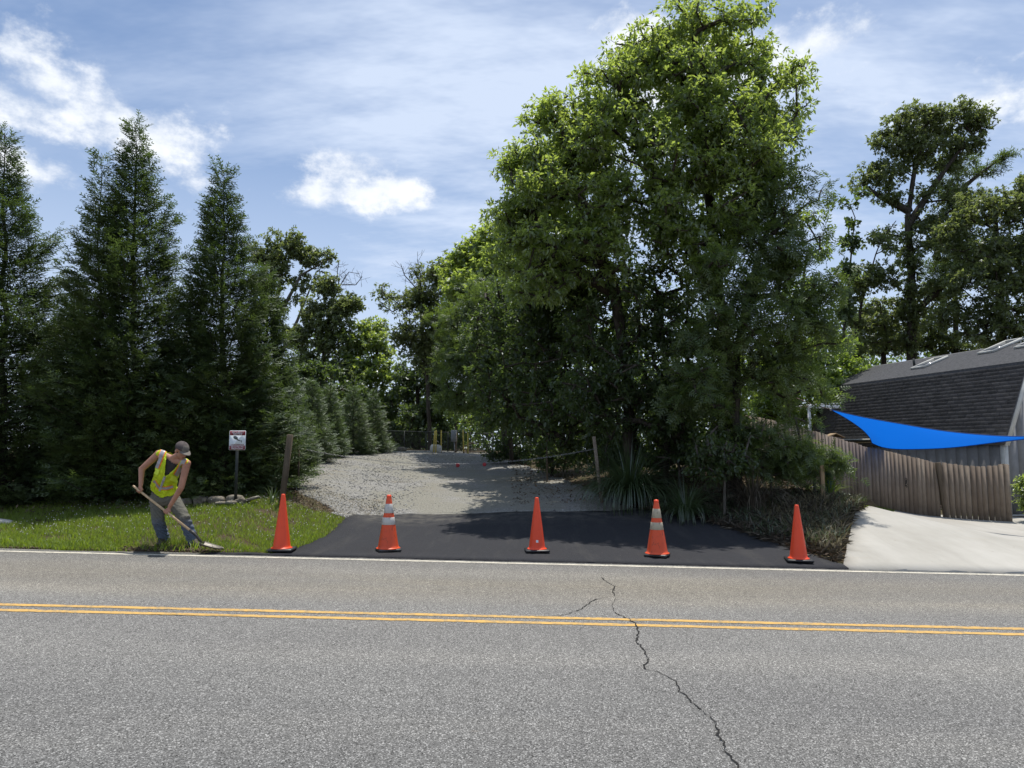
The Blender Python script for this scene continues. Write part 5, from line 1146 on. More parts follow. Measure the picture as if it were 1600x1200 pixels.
for (sv, lean) in ((sp_ + .08, .10), (.6, 0), (dist[3], 0), (dist[5], 0), (dist[-1] - .06, 0)):
    p = fp(sv); gz = tz(p[0], p[1]); h = p[2] - gz; yo = -.0 if lean else .08
    MB().box((p[0] + lean * .6, p[1] + yo, gz + h / 2 - .1), (.15 if lean else .10, .09, h + .22), roty(-lean), .006).build('post', 'post_wood', fe)
for fr in (.2, .78):
    for s0, s1 in zip(dist[:-1], dist[1:]):
        a, b = fp(s0 + .01), fp(s1 - .01); a[2] = tz(a[0], a[1]) + fr * (a[2] - tz(a[0], a[1])); b[2] = tz(b[0], b[1]) + fr * (b[2] - tz(b[0], b[1])); a[1] += .045; b[1] += .045
        m = MB(); dd = b - a; m.box((a + b) / 2, (np.linalg.norm(dd), .038, .085), np.stack([unit(dd), unit(np.cross((0, 0, 1), dd)), np.cross(unit(dd), unit(np.cross((0, 0, 1), dd)))], 1)); m.build('rail', 'fence_wood', fe)
hk = P(1414, 752, 20.9); m = MB()
for k in range(5): m.tube([hk + np.array((.03 * math.sin(a + k), -.06, .06 - .05 * k + .035 * math.cos(a))) for a in np.linspace(0, 6.28, 9)], .008, 5, False)
tag(m.build('rope_coil', 'crack', None, True), 'small dark coil hanging on the middle of the plank fence', 'coil')

# ------------------------------------------------------------------ gambrel house
C0 = P(1568, 690, 21.6); C0[2] = 0; u = unit(np.array((-.245, .97, 0))); v = np.array((u[1], -u[0], 0)); zg = -.45
EV, BR, RD = 2.15, 4.42, 5.45; WID, LEN, INB = 7.4, 9.0, 1.0
def hp(s, t, z): return C0 + u * s + v * t + np.array((0, 0, z))      # s along the ridge, t across
RH = np.stack([u, v, np.array((0, 0, 1.))], 1)
ho = empty('gambrel_house', hp(0, 0, zg), 'grey house with dark shingled gambrel roof at the right edge', 'house')
def hbox(name, s0, s1, t0, t1, z0, z1, mat, parent=None, rot=None, bev=0.0):
    m = MB(); m.box(hp((s0 + s1) / 2, (t0 + t1) / 2, (z0 + z1) / 2), (s1 - s0, t1 - t0, z1 - z0), RH if rot is None else RH @ rot, bev); return m.build(name, mat, parent or ho)
def quad(name, pts, th, nrm, mat, parent):
    a = [np.array(p) for p in pts]; n = len(a); bk = [p - nrm * th for p in a]
    return obj(name, a + bk, [tuple(range(n)), tuple(range(2 * n - 1, n - 1, -1))] + [(i, n + i, n + (i + 1) % n, (i + 1) % n) for i in range(n)], mat, parent)
# foundation and siding panels (joints recessed between them)
hbox('foundation', .02, LEN, .02, WID, zg - .3, zg + .30, 'concrete')
hbox('wall_core', .04, LEN - .04, .04, WID - .04, zg + .28, EV + .02, 'siding')
k = int(LEN / .406)
for i in range(k): hbox('siding_panel', i * .406 + .10, i * .406 + .490, -.012, .038, zg + .26, EV - .02, 'siding')
gam = [(0, EV), (INB, BR), (WID / 2, RD), (WID - INB, BR), (WID, EV)]
def gz_(t): return float(np.interp(t, [a for a, _ in gam], [b for _, b in gam]))
quad('gable_core', [hp(.05, .03, EV), hp(.05, INB, BR - .03), hp(.05, WID / 2, RD - .03), hp(.05, WID - INB, BR - .03), hp(.05, WID - .03, EV)], .1, -u, 'siding', ho)
quad('gable_core', [hp(LEN - .03, .03, EV), hp(LEN - .03, INB, BR - .03), hp(LEN - .03, WID / 2, RD - .03), hp(LEN - .03, WID - INB, BR - .03), hp(LEN - .03, WID - .03, EV)], .1, u, 'siding', ho)
t = .12
while t < WID - .2:
    t1 = min(t + .39, WID - .1); quad('siding_panel', [hp(-.012, t, zg + .26), hp(-.012, t1, zg + .26), hp(-.012, t1, gz_(t1) - .06), hp(-.012, t, gz_(t) - .06)], .05, -u, 'siding', ho); t += .406
hbox('corner_board', -.045, .095, -.045, -.014, zg + .1, EV - .0, 'trim'); hbox('corner_board', -.045, -.014, -.012, .11, zg + .1, EV, 'trim')
hbox('base_trim', -.03, -.013, .12, WID, zg + .10, zg + .255, 'trim')
hbox('eave_return', -.16, .4, -.26, .02, EV - .07, EV + .0, 'trim', None, None, .004)
hbox('gutter', .4, LEN, -.22, -.10, EV - .10, EV - .01, 'dark_metal'); hbox('fascia', .1, LEN, -.10, -.045, EV - .14, EV + .02, 'trim')
# window high on the long wall behind the fence
wf = hbox('window', 2.2, 3.3, -.05, -.013, .40, 1.30, 'white'); hbox('pane', 2.28, 3.22, -.058, -.0505, .47, 1.23, 'glass', wf)
# roof decks
e0 = hp(-.14, -.16, EV - .12 - .16 * 0); n1 = unit(np.cross(u, hp(0, INB, BR) - hp(0, 0, EV))); n1 = n1 if n1 @ v < 0 else -n1
n2 = unit(np.cross(u, hp(0, WID / 2, RD) - hp(0, INB, BR))); n2 = n2 if n2[2] > 0 else -n2
sl = (BR - EV) / INB; te = -.12; ze = EV + sl * te
roof = quad('roof', [hp(-.14, te, ze + .04), hp(LEN + .14, te, ze + .04), hp(LEN + .14, INB, BR + .04), hp(-.14, INB, BR + .04)], .07, n1, 'shingle_flat', ho)
up = quad('upper_roof', [hp(-.14, INB - .03, BR + .05), hp(LEN + .14, INB - .03, BR + .05), hp(LEN + .14, WID / 2, RD + .05), hp(-.14, WID / 2, RD + .05)], .07, n2, 'shingle_flat', ho)
n3 = n2 - 2 * (n2 @ v) * v; n4 = n1 - 2 * (n1 @ v) * v
quad('upper_roof', [hp(-.14, WID / 2, RD + .05), hp(LEN + .14, WID / 2, RD + .05), hp(LEN + .14, WID - INB + .03, BR + .05), hp(-.14, WID - INB + .03, BR + .05)], .07, n3, 'shingle_flat', ho)
quad('roof', [hp(-.14, WID - te, ze + .04), hp(LEN + .14, WID - te, ze + .04), hp(LEN + .14, WID - INB, BR + .04), hp(-.14, WID - INB, BR + .04)], .07, n4, 'shingle_flat', ho)
# rake boards on the near gable
for (t0, z0, t1, z1) in ((te, ze, INB, BR), (INB, BR, WID / 2, RD), (WID / 2, RD, WID - INB, BR), (WID - INB, BR, WID - te, ze)):
    a, b = hp(-.155, t0, z0 - .01), hp(-.155, t1, z1 - .01); dn = np.array((0, 0, -.20)) if abs(z1 - z0) < 1.5 else (v * (.17 if t0 < 3 else -.17))
    quad('rake_board', [a, b, b + dn, a + dn], .03, -u, 'trim', ho)
# shingles: lower slope, nearest ones as parts, the rest joined
dv_ = unit(hp(0, INB, BR) - hp(0, te, ze)); slope_len = np.linalg.norm(hp(0, INB, BR) - hp(0, te, ze)); exp_ = .135; wS = .30
T = [(-.5 * wS + .004, -.005, .010), (.5 * wS - .004, -.005, .010), (.5 * wS - .004, exp_ * 1.05, .001), (-.5 * wS + .004, exp_ * 1.05, .001), (-.5 * wS + .004, -.005, .0), (.5 * wS - .004, -.005, .0)]
Fs = [(0, 1, 2, 3), (4, 5, 1, 0), (1, 5, 2), (0, 3, 4)]
sm = fastmesh('shingle', T, [i for f in Fs for i in f], [len(f) for f in Fs]); sm.materials.append(MAT['shingle'])
allS = []; halves = []
rows = int(slope_len / exp_)
for r_ in range(rows):
    odd = r_ % 2; lift = n1 * (.006 + .004 * rng.uniform())
    base_ = hp(0, te, ze + .04) + dv_ * (r_ * exp_)
    if odd: halves.append(base_ + u * (-.13 + wS / 4) + lift)
    sv = -.13 + wS / 2 + (wS / 2 if odd else 0)
    while sv < LEN + .1 - wS / 2:
        allS.append((sv, base_ + u * sv + n1 * (.006 + rng.uniform(0, .004)))); sv += wS
allS.sort(key=lambda a: a[0]); MX = np.stack([u, dv_, n1], 1)
if np.linalg.det(MX) < 0: MX = np.stack([-u, dv_, n1], 1)
rest = MB()
for p in halves: rest.add([MX @ (np.array(q) * np.array((.49, 1, 1))) + p for q in T], Fs)
for i, (sv, p) in enumerate(allS):
    if i < 300:
        o = bpy.data.objects.new('shingle', sm); COL.objects.link(o); o.parent = roof; ORG[o.name] = ORG[roof.name]
        Mx = Matrix([list(r) for r in MX]).to_4x4(); Mx.translation = Vector(p - ORG[roof.name]); o.matrix_local = Mx
    else: rest.add([MX @ np.array(q) + p for q in T], Fs)
tag(rest.build('shingle_field', 'shingle', roof), kind='stuff')
# upper slope: course ridges
dv2 = unit(hp(0, WID / 2, RD) - hp(0, INB, BR)); s2 = np.linalg.norm(hp(0, WID / 2, RD) - hp(0, INB, BR)); m = MB()
for r_ in range(int(s2 / .14)):
    a = hp(-.13, INB - .03, BR + .05) + dv2 * r_ * .14; b = a + u * (LEN + .26)
    m.add([a + n2 * .010, b + n2 * .010, b + dv2 * .14 + n2 * .002, a + dv2 * .14 + n2 * .002, a + n2 * .001, b + n2 * .001], [(0, 1, 2, 3), (4, 5, 1, 0)])
tag(m.build('shingle_courses', 'shingle_flat', up), kind='stuff')
def on_upper(px, py):
    d = ray(px, py); o_ = np.array((0, 0, H)); q = hp(0, INB, BR + .06); return o_ + d * ((q - o_) @ n2) / (d @ n2)
for (a, b) in (((1426, 577), (1480, 560)), ((1534, 553), (1592, 533)), ((1592, 544), (1650, 524))):
    p, q = on_upper(*a), on_upper(*b); cc_ = (p + q) / 2 + n2 * .05; Rk = np.stack([u, dv2, n2], 1); Lk = abs((q - p) @ dv2) + .2
    m = MB()
    for (du, dv3, su, sv) in ((-.30, 0, .06, Lk), (.30, 0, .06, Lk), (0, -Lk / 2 + .03, .54, .06), (0, Lk / 2 - .03, .54, .06)): m.box(cc_ + u * du + dv2 * dv3, (su, sv, .09), Rk)
    sk = m.build('skylight', 'trim', ho); MB().box(cc_ - n2 * .01, (.56, Lk - .1, .06), Rk).build('pane', 'glass', sk)
p = on_upper(1428, 572); MB().tube([p - n2 * .1, p + np.array((0, 0, .3))], .045, 10).build('vent_pipe', 'dark_metal', ho)

# ------------------------------------------------------------------ blue shade sail
topc = [P(1298, 640, 20.0), P(1345, 651, 19.7), P(1400, 661, 19.3), P(1480, 674, 18.6), P(1560, 681, 17.9), P(1625, 682, 17.2)]
botc = [P(1362, 692, 21.2), P(1380, 699, 20.9), P(1410, 702, 20.4), P(1480, 700, 19.3), P(1560, 691, 18.1), P(1625, 683.5, 17.2)]
lefc = [P(1298, 640, 20.0), P(1326, 656, 20.3), P(1347, 671, 20.6), P(1359, 684, 20.95), P(1362, 692, 21.2)]
def cat_(pts, n):
    L = [0]
    for a, b in zip(pts[:-1], pts[1:]): L.append(L[-1] + np.linalg.norm(b - a))
    L = np.array(L) / L[-1]; P_ = np.array(pts); ext = np.vstack([2 * P_[0] - P_[1], P_, 2 * P_[-1] - P_[-2]]); out = []
    for t in np.linspace(0, 1, n):
        i = min(int(np.searchsorted(L, t, 'right')) - 1, len(pts) - 2); f_ = (t - L[i]) / (L[i + 1] - L[i]); a, b, c, d = ext[i:i + 4]
        out.append(.5 * (2 * b + (c - a) * f_ + (2 * a - 5 * b + 4 * c - d) * f_ ** 2 + (3 * b - a - 3 * c + d) * f_ ** 3))
    return np.array(out)
NU, NV = 40, 14; Tc, Bc, Lc = cat_(topc, NU), cat_(botc, NU), cat_(lefc, NV); V = []
for i in range(NU):
    s_ = i / (NU - 1)
    for j in range(NV):
        t = j / (NV - 1); q = Tc[i] * (1 - t) + Bc[i] * t; q = q + (1 - s_) ** 3 * (Lc[j] - (Tc[0] * (1 - t) + Bc[0] * t)); q = q + np.array((0, 0, .10)) * math.sin(pi * t) * math.sin(pi * s_); V.append(q)
V = np.array(V); Fc = [(i * NV + j, i * NV + j + 1, (i + 1) * NV + j + 1, (i + 1) * NV + j) for i in range(NU - 1) for j in range(NV - 1)]
sl_ = empty('shade_sail', Bc[0], 'bright blue triangular shade sail stretched in front of the roof', 'shade sail')
nrm = np.array((0, 0, .004)); nq = len(V); obj('fabric', V, Fc, 'sail', sl_, True)
for (nm, c_) in (('hem', Tc), ('hem', Bc), ('hem', V.reshape(NU, NV, 3)[0])): MB().tube(list(c_), .012, 6).build(nm, 'sail_edge', sl_, True)
MB().lathe(Tc[0], [(.03, -.01), (.04, 0), (.03, .01)], 10, rotx(pi / 2)).build('corner_ring', 'galv', sl_)
a = Tc[0]; b = P(1245, 622, 21.0); tag(MB().tube([a, a + (b - a) * .5 - np.array((0, 0, .03)), b], .014, 6).build('tie_rope', 'rope', None, True), 'dark rope pulling the sail corner towards the trees', 'rope')
a = Bc[0]; b = hp(2.6, -.05, 1.9); tag(MB().tube([a, (a + b) / 2, b], .010, 6).build('tie_rope', 'rope', None, True), 'short rope from the sail to the house wall', 'rope')
# white canopy at the far house end
b = zt(1264, 27.5); b[2] = -.1; r = empty('patio_canopy', b, 'small white canopy on a post at the far end of the house', 'canopy'); q = P(1264, 636, 27.5)
MB().box((q[0], q[1], (q[2] + b[2]) / 2), (.09, .09, q[2] - b[2]), None, .006).build('post', 'white', r)
MB().box(q + np.array((.55, .5, .10)), (1.3, 1.3, .05), roty(-.05), .01).build('roof_panel', 'white', r); MB().box(q + np.array((.55, -.14, .0)), (1.25, .05, .12), None, .006).build('beam', 'white', r)
q = P(1302, 683, 21.4); b = np.array((q[0], 21.4, tz(q[0], 21.4))); r = empty('small_shed', b, 'tan peak of a small wooden shed over the fence', 'shed'); hh = q[2] - b[2]
MB().box(b + np.array((0, 0, hh / 2)), (.34, .3, hh), None, .004).build('wall', 'fence_wood', r)
for s in (-1, 1): MB().box(b + np.array((s * .13, 0, hh + .045)), (.30, .4, .025), roty(s * .42)).build('roof_slope', 'tan_wood', r)

# ------------------------------------------------------------------ worker with shovel
def remesh(mb, voxel, smooth=6):
    me = fastmesh('tmp', mb.v, [i for f in mb.f for i in f], [len(f) for f in mb.f]); o = bpy.data.objects.new('tmp', me); COL.objects.link(o)
    r = o.modifiers.new('r', 'REMESH'); r.mode = 'VOXEL'; r.voxel_size = voxel; r.use_smooth_shade = True
    if smooth: s_ = o.modifiers.new('s', 'SMOOTH'); s_.iterations = smooth; s_.factor = .5
    bpy.context.view_layer.update(); out = bpy.data.meshes.new_from_object(o.evaluated_get(bpy.context.evaluated_depsgraph_get())); bpy.data.objects.remove(o); return out
def mesh_arr(me):
    v = np.empty(len(me.vertices) * 3); me.vertices.foreach_get('co', v); return v.reshape(-1, 3)
def put_world(name, me, mat, parent, smooth=True):
    v = mesh_arr(me) - ORG[parent.name]; me.vertices.foreach_set('co', v.ravel()); me.update(); me.name = name; return put(name, me, mat, parent, smooth)
D = 11.72
J = dict(hip=(257, 776, D), hr=(245.5, 781, D + .02), hl=(270, 781, D), kr=(247, 815, D - .10), ar=(256, 847, D + .06), kl=(288, 810, D - .12), al=(302, 842, D),
         waist=(255.5, 764, D - .02), belly=(257, 752, D - .09), chest=(264, 731, D - .24), upper=(268.5, 718, D - .31), neck=(273, 712, D - .34), head=(284, 704, D - .42),
         sr=(248, 709, D - .27), sl=(292, 724, D - .36), er=(221.5, 733, D - .25), wr=(217.5, 757, D - .36), el=(283, 762, D - .40), wl=(265, 787, D - .47))
J = {k: P(*v_) for k, v_ in J.items()}
foot_z = {k: tz(J[k][0], J[k][1]) for k in ('ar', 'al')}
for k in ('ar', 'al'): J[k][2] = foot_z[k] + .10
pb = np.array(((J['ar'][0] + J['al'][0]) / 2, D, min(foot_z.values())))
pe = empty('person', pb, 'worker in yellow-green safety vest and cap bending over a shovel', 'person')
# shovel line
S0, S1 = P(208, 759, D - .36), P(298, 829.5, D - .42); tipg = P(347, 861.5, D - .40); tipg[2] = tz(tipg[0], tipg[1]) + .03
sd = unit(S1 - S0)
def on_shaft(px): t = min(np.linspace(-.1, 1.3, 700), key=lambda t: abs(800 + (S0 + (S1 - S0) * t)[0] / ((S0 + (S1 - S0) * t)[1] * CP + ((S0 + (S1 - S0) * t)[2] - H) * SP) * F - px)); return S0 + (S1 - S0) * t
HR, HL = on_shaft(217.5), on_shaft(260)
J['wr'] = HR + np.array((.012, .02, .085)); J['wl'] = HL + np.array((.035, .035, .085))
def hand(m, hc, wrist, sgn):
    R = frame(sd, wrist - hc); side = R[:, 0]; upv = R[:, 1]           # upv points to the wrist
    rs = .017
    pc = hc + upv * .040 + side * sgn * .012
    m.capsule(pc - sd * .026, pc + sd * .026, .021, .021); m.capsule(wrist, pc, .027, .024)
    for i, ln in enumerate((.92, 1.0, .96, .82)):
        o_ = (i - 1.5) * .021; pts = []
        for a in np.linspace(pi / 2 - .1, pi / 2 + 3.6 * ln, 7): pts.append(hc + sd * o_ + (rs + .010) * (sgn * math.cos(a) * side * 1.0 + math.sin(a) * upv))
        for a, b in zip(pts[:-1], pts[1:]): m.capsule(a, b, .0098, .0094, 8)
    th = [pc + sd * .030, pc + sd * .040 - upv * .018 + side * sgn * .018, pc + sd * .030 - upv * .045 + side * sgn * .022, pc + sd * .012 - upv * .060 + side * sgn * .012]
    for a, b, r in zip(th[:-1], th[1:], (.0135, .012, .0105)): m.capsule(a, b, r, r * .92, 8)
# body: one continuous surface
m = MB()
for a, b, r0, r1 in (('hr', 'kr', .080, .058), ('kr', 'ar', .055, .040), ('hl', 'kl', .080, .058), ('kl', 'al', .055, .040)): m.capsule(J[a], J[b], r0, r1)
rt = unit(J['sl'] - J['sr'])
def fw(axis): f_ = np.cross(axis, rt); return unit(f_)
ax_up = unit(J['upper'] - J['waist']); fr = fw(ax_up); rp = unit(J['hl'] - J['hr'])
def lerp(a, b, t): return a + (b - a) * t
def torso(m, g, lo=True, flare=0.0):
    secs = []
    for (c_, hw_, hd_, mixr) in ((J['hip'] - np.array((0, 0, .06)), .155, .115, 0), (J['hip'], .165, .12, .0), (J['waist'], .160, .115, .25), (J['belly'], .160, .118, .5), (lerp(J['belly'], J['chest'], .5), .168, .122, .75), (J['chest'], .182, .122, 1), (J['upper'], .175, .095, 1), (lerp(J['upper'], J['neck'], .7), .085, .065, 1)):
        r_ = unit(lerp(rp, rt, mixr)); f_ = unit(np.cross(ax_up, r_)); secs.append((c_, r_, hw_ + g, f_, hd_ + g))
    m.loft(secs if lo else secs[2:], 24)
torso(m, -.012)
for a, b, r0, r1 in (('sr', 'er', .060, .048), ('er', 'wr', .049, .033), ('sl', 'el', .060, .048), ('el', 'wl', .049, .033)): m.capsule(J[a], J[b], r0, r1)
m.capsule(J['sr'], J['upper'], .062, .07); m.capsule(J['sl'], J['upper'], .062, .07)
# head: looks down to the shovel blade
hc = J['head']; face = unit(np.array((.74, -.46, -.46))); hu = unit(np.array((.30, -.25, 1)) - face * (np.array((.30, -.25, 1)) @ face)); hs = np.cross(hu, -face); HM = np.stack([hs, face, hu], 1) * 1.14
def hd(x, y, z): return hc + HM @ np.array((x, y, z))
m.ball(hd(0, -.01, .035), (.074, .094, .085), HM, 18, 12); m.ball(hd(0, .028, -.035), (.056, .060, .078), HM, 16, 10); m.capsule(hd(0, .055, -.098), hd(0, .050, -.085), .026, .030)
m.capsule(hd(0, .092, .008), hd(0, .106, -.030), .009, .015, 10); m.ball(hd(-.013, .094, -.034), .009); m.ball(hd(.013, .094, -.034), .009)
m.capsule(hd(-.018, .082, -.062), hd(.018, .082, -.062), .0085, .0085, 8); m.capsule(hd(-.036, .078, .020), hd(.036, .078, .020), .012, .012, 8)
for s in (-1, 1): m.ball(hd(s * .076, -.012, -.010), (.012, .022, .034), HM, 10, 8)
m.capsule(J['upper'], hd(0, -.02, -.07), .062, .052)
hand(m, HR, J['wr'], -1); hand(m, HL, J['wl'], 1)
body = put_world('body', remesh(m, .009, 2), 'skin', pe)
for s in (-1, 1): MB().ball(hd(s * .030, .079, .002), (.012, .008, .006), HM, 8, 6).build('eye', 'eye', pe, True)
MB().capsule(hd(-.020, .0885, -.063), hd(.020, .0885, -.063), .0045, .0045, 6).build('lips', 'lip', pe, True)
# hair under the cap
m = MB(); m.ball(hd(0, -.030, .020), (.079, .082, .082), HM, 18, 12); hm = remesh(m, .012, 1); put_world('hair', hm, 'hair', pe)
# undershirt
m = MB(); torso(m, .004); m.capsule(lerp(J['sr'], J['upper'], .3), J['upper'], .062, .074); m.capsule(lerp(J['sl'], J['upper'], .3), J['upper'], .062, .074)
us = remesh(m, .014, 3); bm = bmesh.new(); bm.from_mesh(us); nk = lerp(J['upper'], J['neck'], .55); kill = [f for f in bm.faces if (np.array(f.calc_center_median()) - nk) @ ax_up > -.02]; bmesh.ops.delete(bm, geom=kill, context='FACES'); bm.to_mesh(us); bm.free(); put_world('undershirt', us, 'undershirt', pe)
# vest
def pix(p): d = np.asarray(p) - np.array((0, 0, H)); f_ = d[1] * CP + d[2] * SP; return np.array((800 + F * d[0] / f_, 600 - F * (-d[1] * SP + d[2] * CP) / f_))
m = MB(); torso(m, .026, False)
m.capsule(lerp(J['sr'], J['upper'], .10) + ax_up * .012, J['upper'], .068, .085); m.capsule(lerp(J['sl'], J['upper'], .10) + ax_up * .012, J['upper'], .068, .085)
hem = lerp(J['waist'], J['hip'], .35); m.loft([(hem, unit(lerp(rp, rt, .1)), .232, unit(np.cross(ax_up, rp)), .182), (J['waist'], unit(lerp(rp, rt, .2)), .215, unit(np.cross(ax_up, rp)), .165), (J['belly'], unit(lerp(rp, rt, .5)), .190, fr, .146)], 24)
vm = remesh(m, .011, 4); bm = bmesh.new(); bm.from_mesh(vm); bmesh.ops.bisect_plane(bm, geom=bm.verts[:] + bm.edges[:] + bm.faces[:], plane_co=Vector(hem + ax_up * .014), plane_no=Vector(ax_up), clear_inner=True)
Vp = [(262, 699), (260.5, 712), (259.5, 727), (257.5, 745), (272.5, 732.5), (283, 718), (279, 700)]
for vv in bm.verts:                                   # loose folds
    p = vv.co; vv.co += vv.normal * (.007 * math.sin(38 * p.x + 22 * p.z) * math.sin(31 * p.z - 12 * p.x) + .004 * math.sin(70 * p.x - 40 * p.z))
for f in list(bm.faces):
    c_ = np.array(f.calc_center_median()); q = pix(c_); front = f.normal.y < .25
    dead = front and inside(Vp, np.array([q[0]]), np.array([q[1]]))[0]
    if (c_ - J['neck']) @ ax_up > -.015 and np.linalg.norm(c_ - J['neck']) < .105: dead = True
    for (a, o_) in (('sr', 'er'), ('sl', 'el')):       # armholes
        ad = unit(J[o_] - J[a]); w_ = c_ - J[a]
        if w_ @ ad > .030 and np.linalg.norm(w_ - ad * (w_ @ ad)) < .075 and w_ @ ad < .15: dead = True
    if dead: bm.faces.remove(f)
bm.verts.ensure_lookup_table(); bmesh.ops.delete(bm, geom=[v_ for v_ in bm.verts if not v_.link_faces], context='VERTS')
for _ in range(10): bmesh.ops.smooth_vert(bm, verts=[v_ for v_ in bm.verts if v_.is_boundary], factor=.5, use_axis_x=True, use_axis_y=True, use_axis_z=True)
bvh = BVHTree.FromBMesh(bm); bm.to_mesh(vm); bm.free(); vest = put_world('safety_vest', vm, 'vest', pe)
so = vest.modifiers.new('thickness', 'SOLIDIFY'); so.thickness = .003
def drape(name, line, width, mat, off=.006, parent=None, w1=None):
    """a strip sewn onto the vest along a line"""
    pts = [np.array(p, float) for p in line]; fine = []
    for a, b in zip(pts[:-1], pts[1:]):
        k = max(3, int(np.linalg.norm(b - a) / 1.2)); fine += [a + (b - a) * i / k for i in range(k)]
    fine.append(pts[-1]); V = []; ok = []
    for i, p in enumerate(fine):
        d = fine[min(i + 1, len(fine) - 1)] - fine[max(i - 1, 0)]; nn_ = np.array((-d[1], d[0])) / (np.linalg.norm(d) + 1e-9); w_ = width if w1 is None else lerp(width, w1, i / (len(fine) - 1))
        for k in range(5):
            q = p + nn_ * w_ * (k / 4 - .5); d3 = unit(ray(*q)); h_ = bvh.ray_cast(Vector((0, 0, H)), Vector(d3))
            if h_[0] is None: V.append(None)
            else: V.append(np.array(h_[0]) + np.array(h_[1]) * off * (1 if np.array(h_[1]) @ d3 < 0 else -1))
    Fc = []
    for i in range(len(fine) - 1):
        for k in range(4):
            q = (i * 5 + k, i * 5 + k + 1, (i + 1) * 5 + k + 1, (i + 1) * 5 + k)
            if all(V[j] is not None for j in q) and max(np.linalg.norm(V[q[0]] - V[q[j]]) for j in (1, 2, 3)) < .08: Fc.append(q)
    used = sorted({j for f in Fc for j in f}); mp_ = {j: i for i, j in enumerate(used)}
    if Fc: return obj(name, [V[j] for j in used], [tuple(mp_[j] for j in f) for f in Fc], mat, vest, True)
for line in ([(255.5, 703), (253, 710), (249.5, 719), (244.5, 731)], [(289.5, 715.5), (286, 723), (281, 732), (274.5, 743)]):
    drape('orange_border', line, 9.6, 'orange', .005); drape('reflective_stripe', line, 6.2, 'reflect', .009)
for line in ([(241, 751), (245, 757.5), (249, 762.5)], [(252, 762.5), (260, 763), (270, 760)]):
    drape('orange_border', line, 5.8, 'orange', .005); drape('reflective_stripe', line, 3.4, 'reflect', .009)
drape('zip_tape', [(258, 744), (254, 755), (249.5, 767)], 3.0, 'reflect', .010)
drape('pocket', [(239.5, 734.5), (248.5, 738.5)], 8.5, 'vest_edge', .008); drape('pocket', [(267, 746), (277, 751)], 8.0, 'vest_edge', .008); drape('pocket', [(235, 757), (243, 760)], 9.0, 'vest', .009)
drape('edge_binding', [(261.5, 707), (259.3, 727), (257, 745)], 1.3, 'vest_edge', .007); drape('edge_binding', [(283, 719.5), (273, 733), (258.5, 745.5)], 1.3, 'vest_edge', .007)
# trousers
m = MB(); secs = []
for (c_, hw_, hd_) in ((lerp(J['waist'], J['hip'], -.1), .170, .130), (J['hip'], .205, .150), (J['hip'] - np.array((0, 0, .07)), .215, .150), (J['hip'] - np.array((0, -.0, .14)), .160, .11)): secs.append((c_, rp, hw_, unit(np.cross((0, 0, 1), rp)), hd_))
m.loft(secs, 24)
for h_, k_, a_ in (('hr', 'kr', 'ar'), ('hl', 'kl', 'al')):
    an = J[a_] + np.array((0, 0, -.03)); m.capsule(J[h_], J[k_], .118, .094, 16); m.capsule(J[k_], an, .094, .082, 16); m.ball(an + np.array((0, 0, .05)), (.082, .084, .05)); m.ball(lerp(J[k_], an, .55), (.078, .084, .07)); m.ball(J[k_] + np.array((0, -.02, 0)), (.082, .082, .08))
tm = remesh(m, .011, 4); V = mesh_arr(tm); nv = np.empty(len(V) * 3); tm.vertices.foreach_get('normal', nv); nv = nv.reshape(-1, 3)
low = 1 - np.clip((V[:, 2] - .2) / .7, 0, 1); V += nv * ((.006 + .008 * low) * np.sin(V[:, 2] * 75 + 9 * np.sin(V[:, 0] * 16 + V[:, 2] * 5)) * (.5 + .5 * np.sin(V[:, 0] * 23 + V[:, 2] * 11)))[:, None]
tm.vertices.foreach_set('co', V.ravel()); tm.update(); put_world('trousers', tm, 'jeans', pe)
MB().loft([(lerp(J['waist'], J['hip'], .22), rp, .176, unit(np.cross((0, 0, 1), rp)), .14), (lerp(J['waist'], J['hip'], .5), rp, .181, unit(np.cross((0, 0, 1), rp)), .145)], 24).build('belt', 'boot', pe, True)
# boots
for a_, dirv in (('ar', np.array((.12, -1, 0))), ('al', np.array((.75, -.66, 0)))):
    dirv = unit(dirv); an = J[a_]; fz = tz(an[0], an[1]); toe = an + dirv * .17; toe[2] = tz(toe[0], toe[1]) + .042; heel = an - dirv * .05; heel[2] = fz + .045
    m = MB(); m.capsule(an + np.array((0, 0, .08)), heel, .055, .046); m.capsule(heel, toe, .044, .046); m.capsule(an + np.array((0, 0, .02)), toe - dirv * .06, .05, .045); bt = put_world('boot', remesh(m, .011, 2), 'boot', pe)
    R = np.stack([dirv, np.array((-dirv[1], dirv[0], 0)), np.array((0, 0, 1.))], 1); MB().box(lerp(heel, toe, .5) * np.array((1, 1, 0)) + np.array((0, 0, fz + .010)), (.30, .098, .024), R, .01).build('sole', 'rubber', bt)
# cap: crown, panel, brim
m = MB(); prof = []
for a in np.linspace(0, pi / 2 - .02, 8): prof.append((.098 * math.cos(a), .086 * math.sin(a)))
CM = HM @ rotx(-.10)
m.lathe(hd(0, -.008, .040), prof, 26, np.stack([CM[:, 0] * .90, CM[:, 1] * 1.08, CM[:, 2]], 1)); cp = m.build('cap', 'cap_dark', pe, True)
for k in range(9):
    pass
V = []; Fc = []; NA_ = 13
for i in range(NA_):
    a = pi / 2 + (i / (NA_ - 1) - .5) * 1.9
    for j, e_ in enumerate((0, .35, .75, 1.0)):
        rr_ = 1 + e_ * .78 * math.cos((i / (NA_ - 1) - .5) * 2.2) ** .8; x_, y_ = .0885 * math.cos(a) * (1 + .12 * e_), .106 * math.sin(a) * rr_
        V.append(hd(0, -.008, .040) + CM @ np.array((x_, y_, .004 - .030 * (x_ / .09) ** 2 * .5 - .010 * e_)))
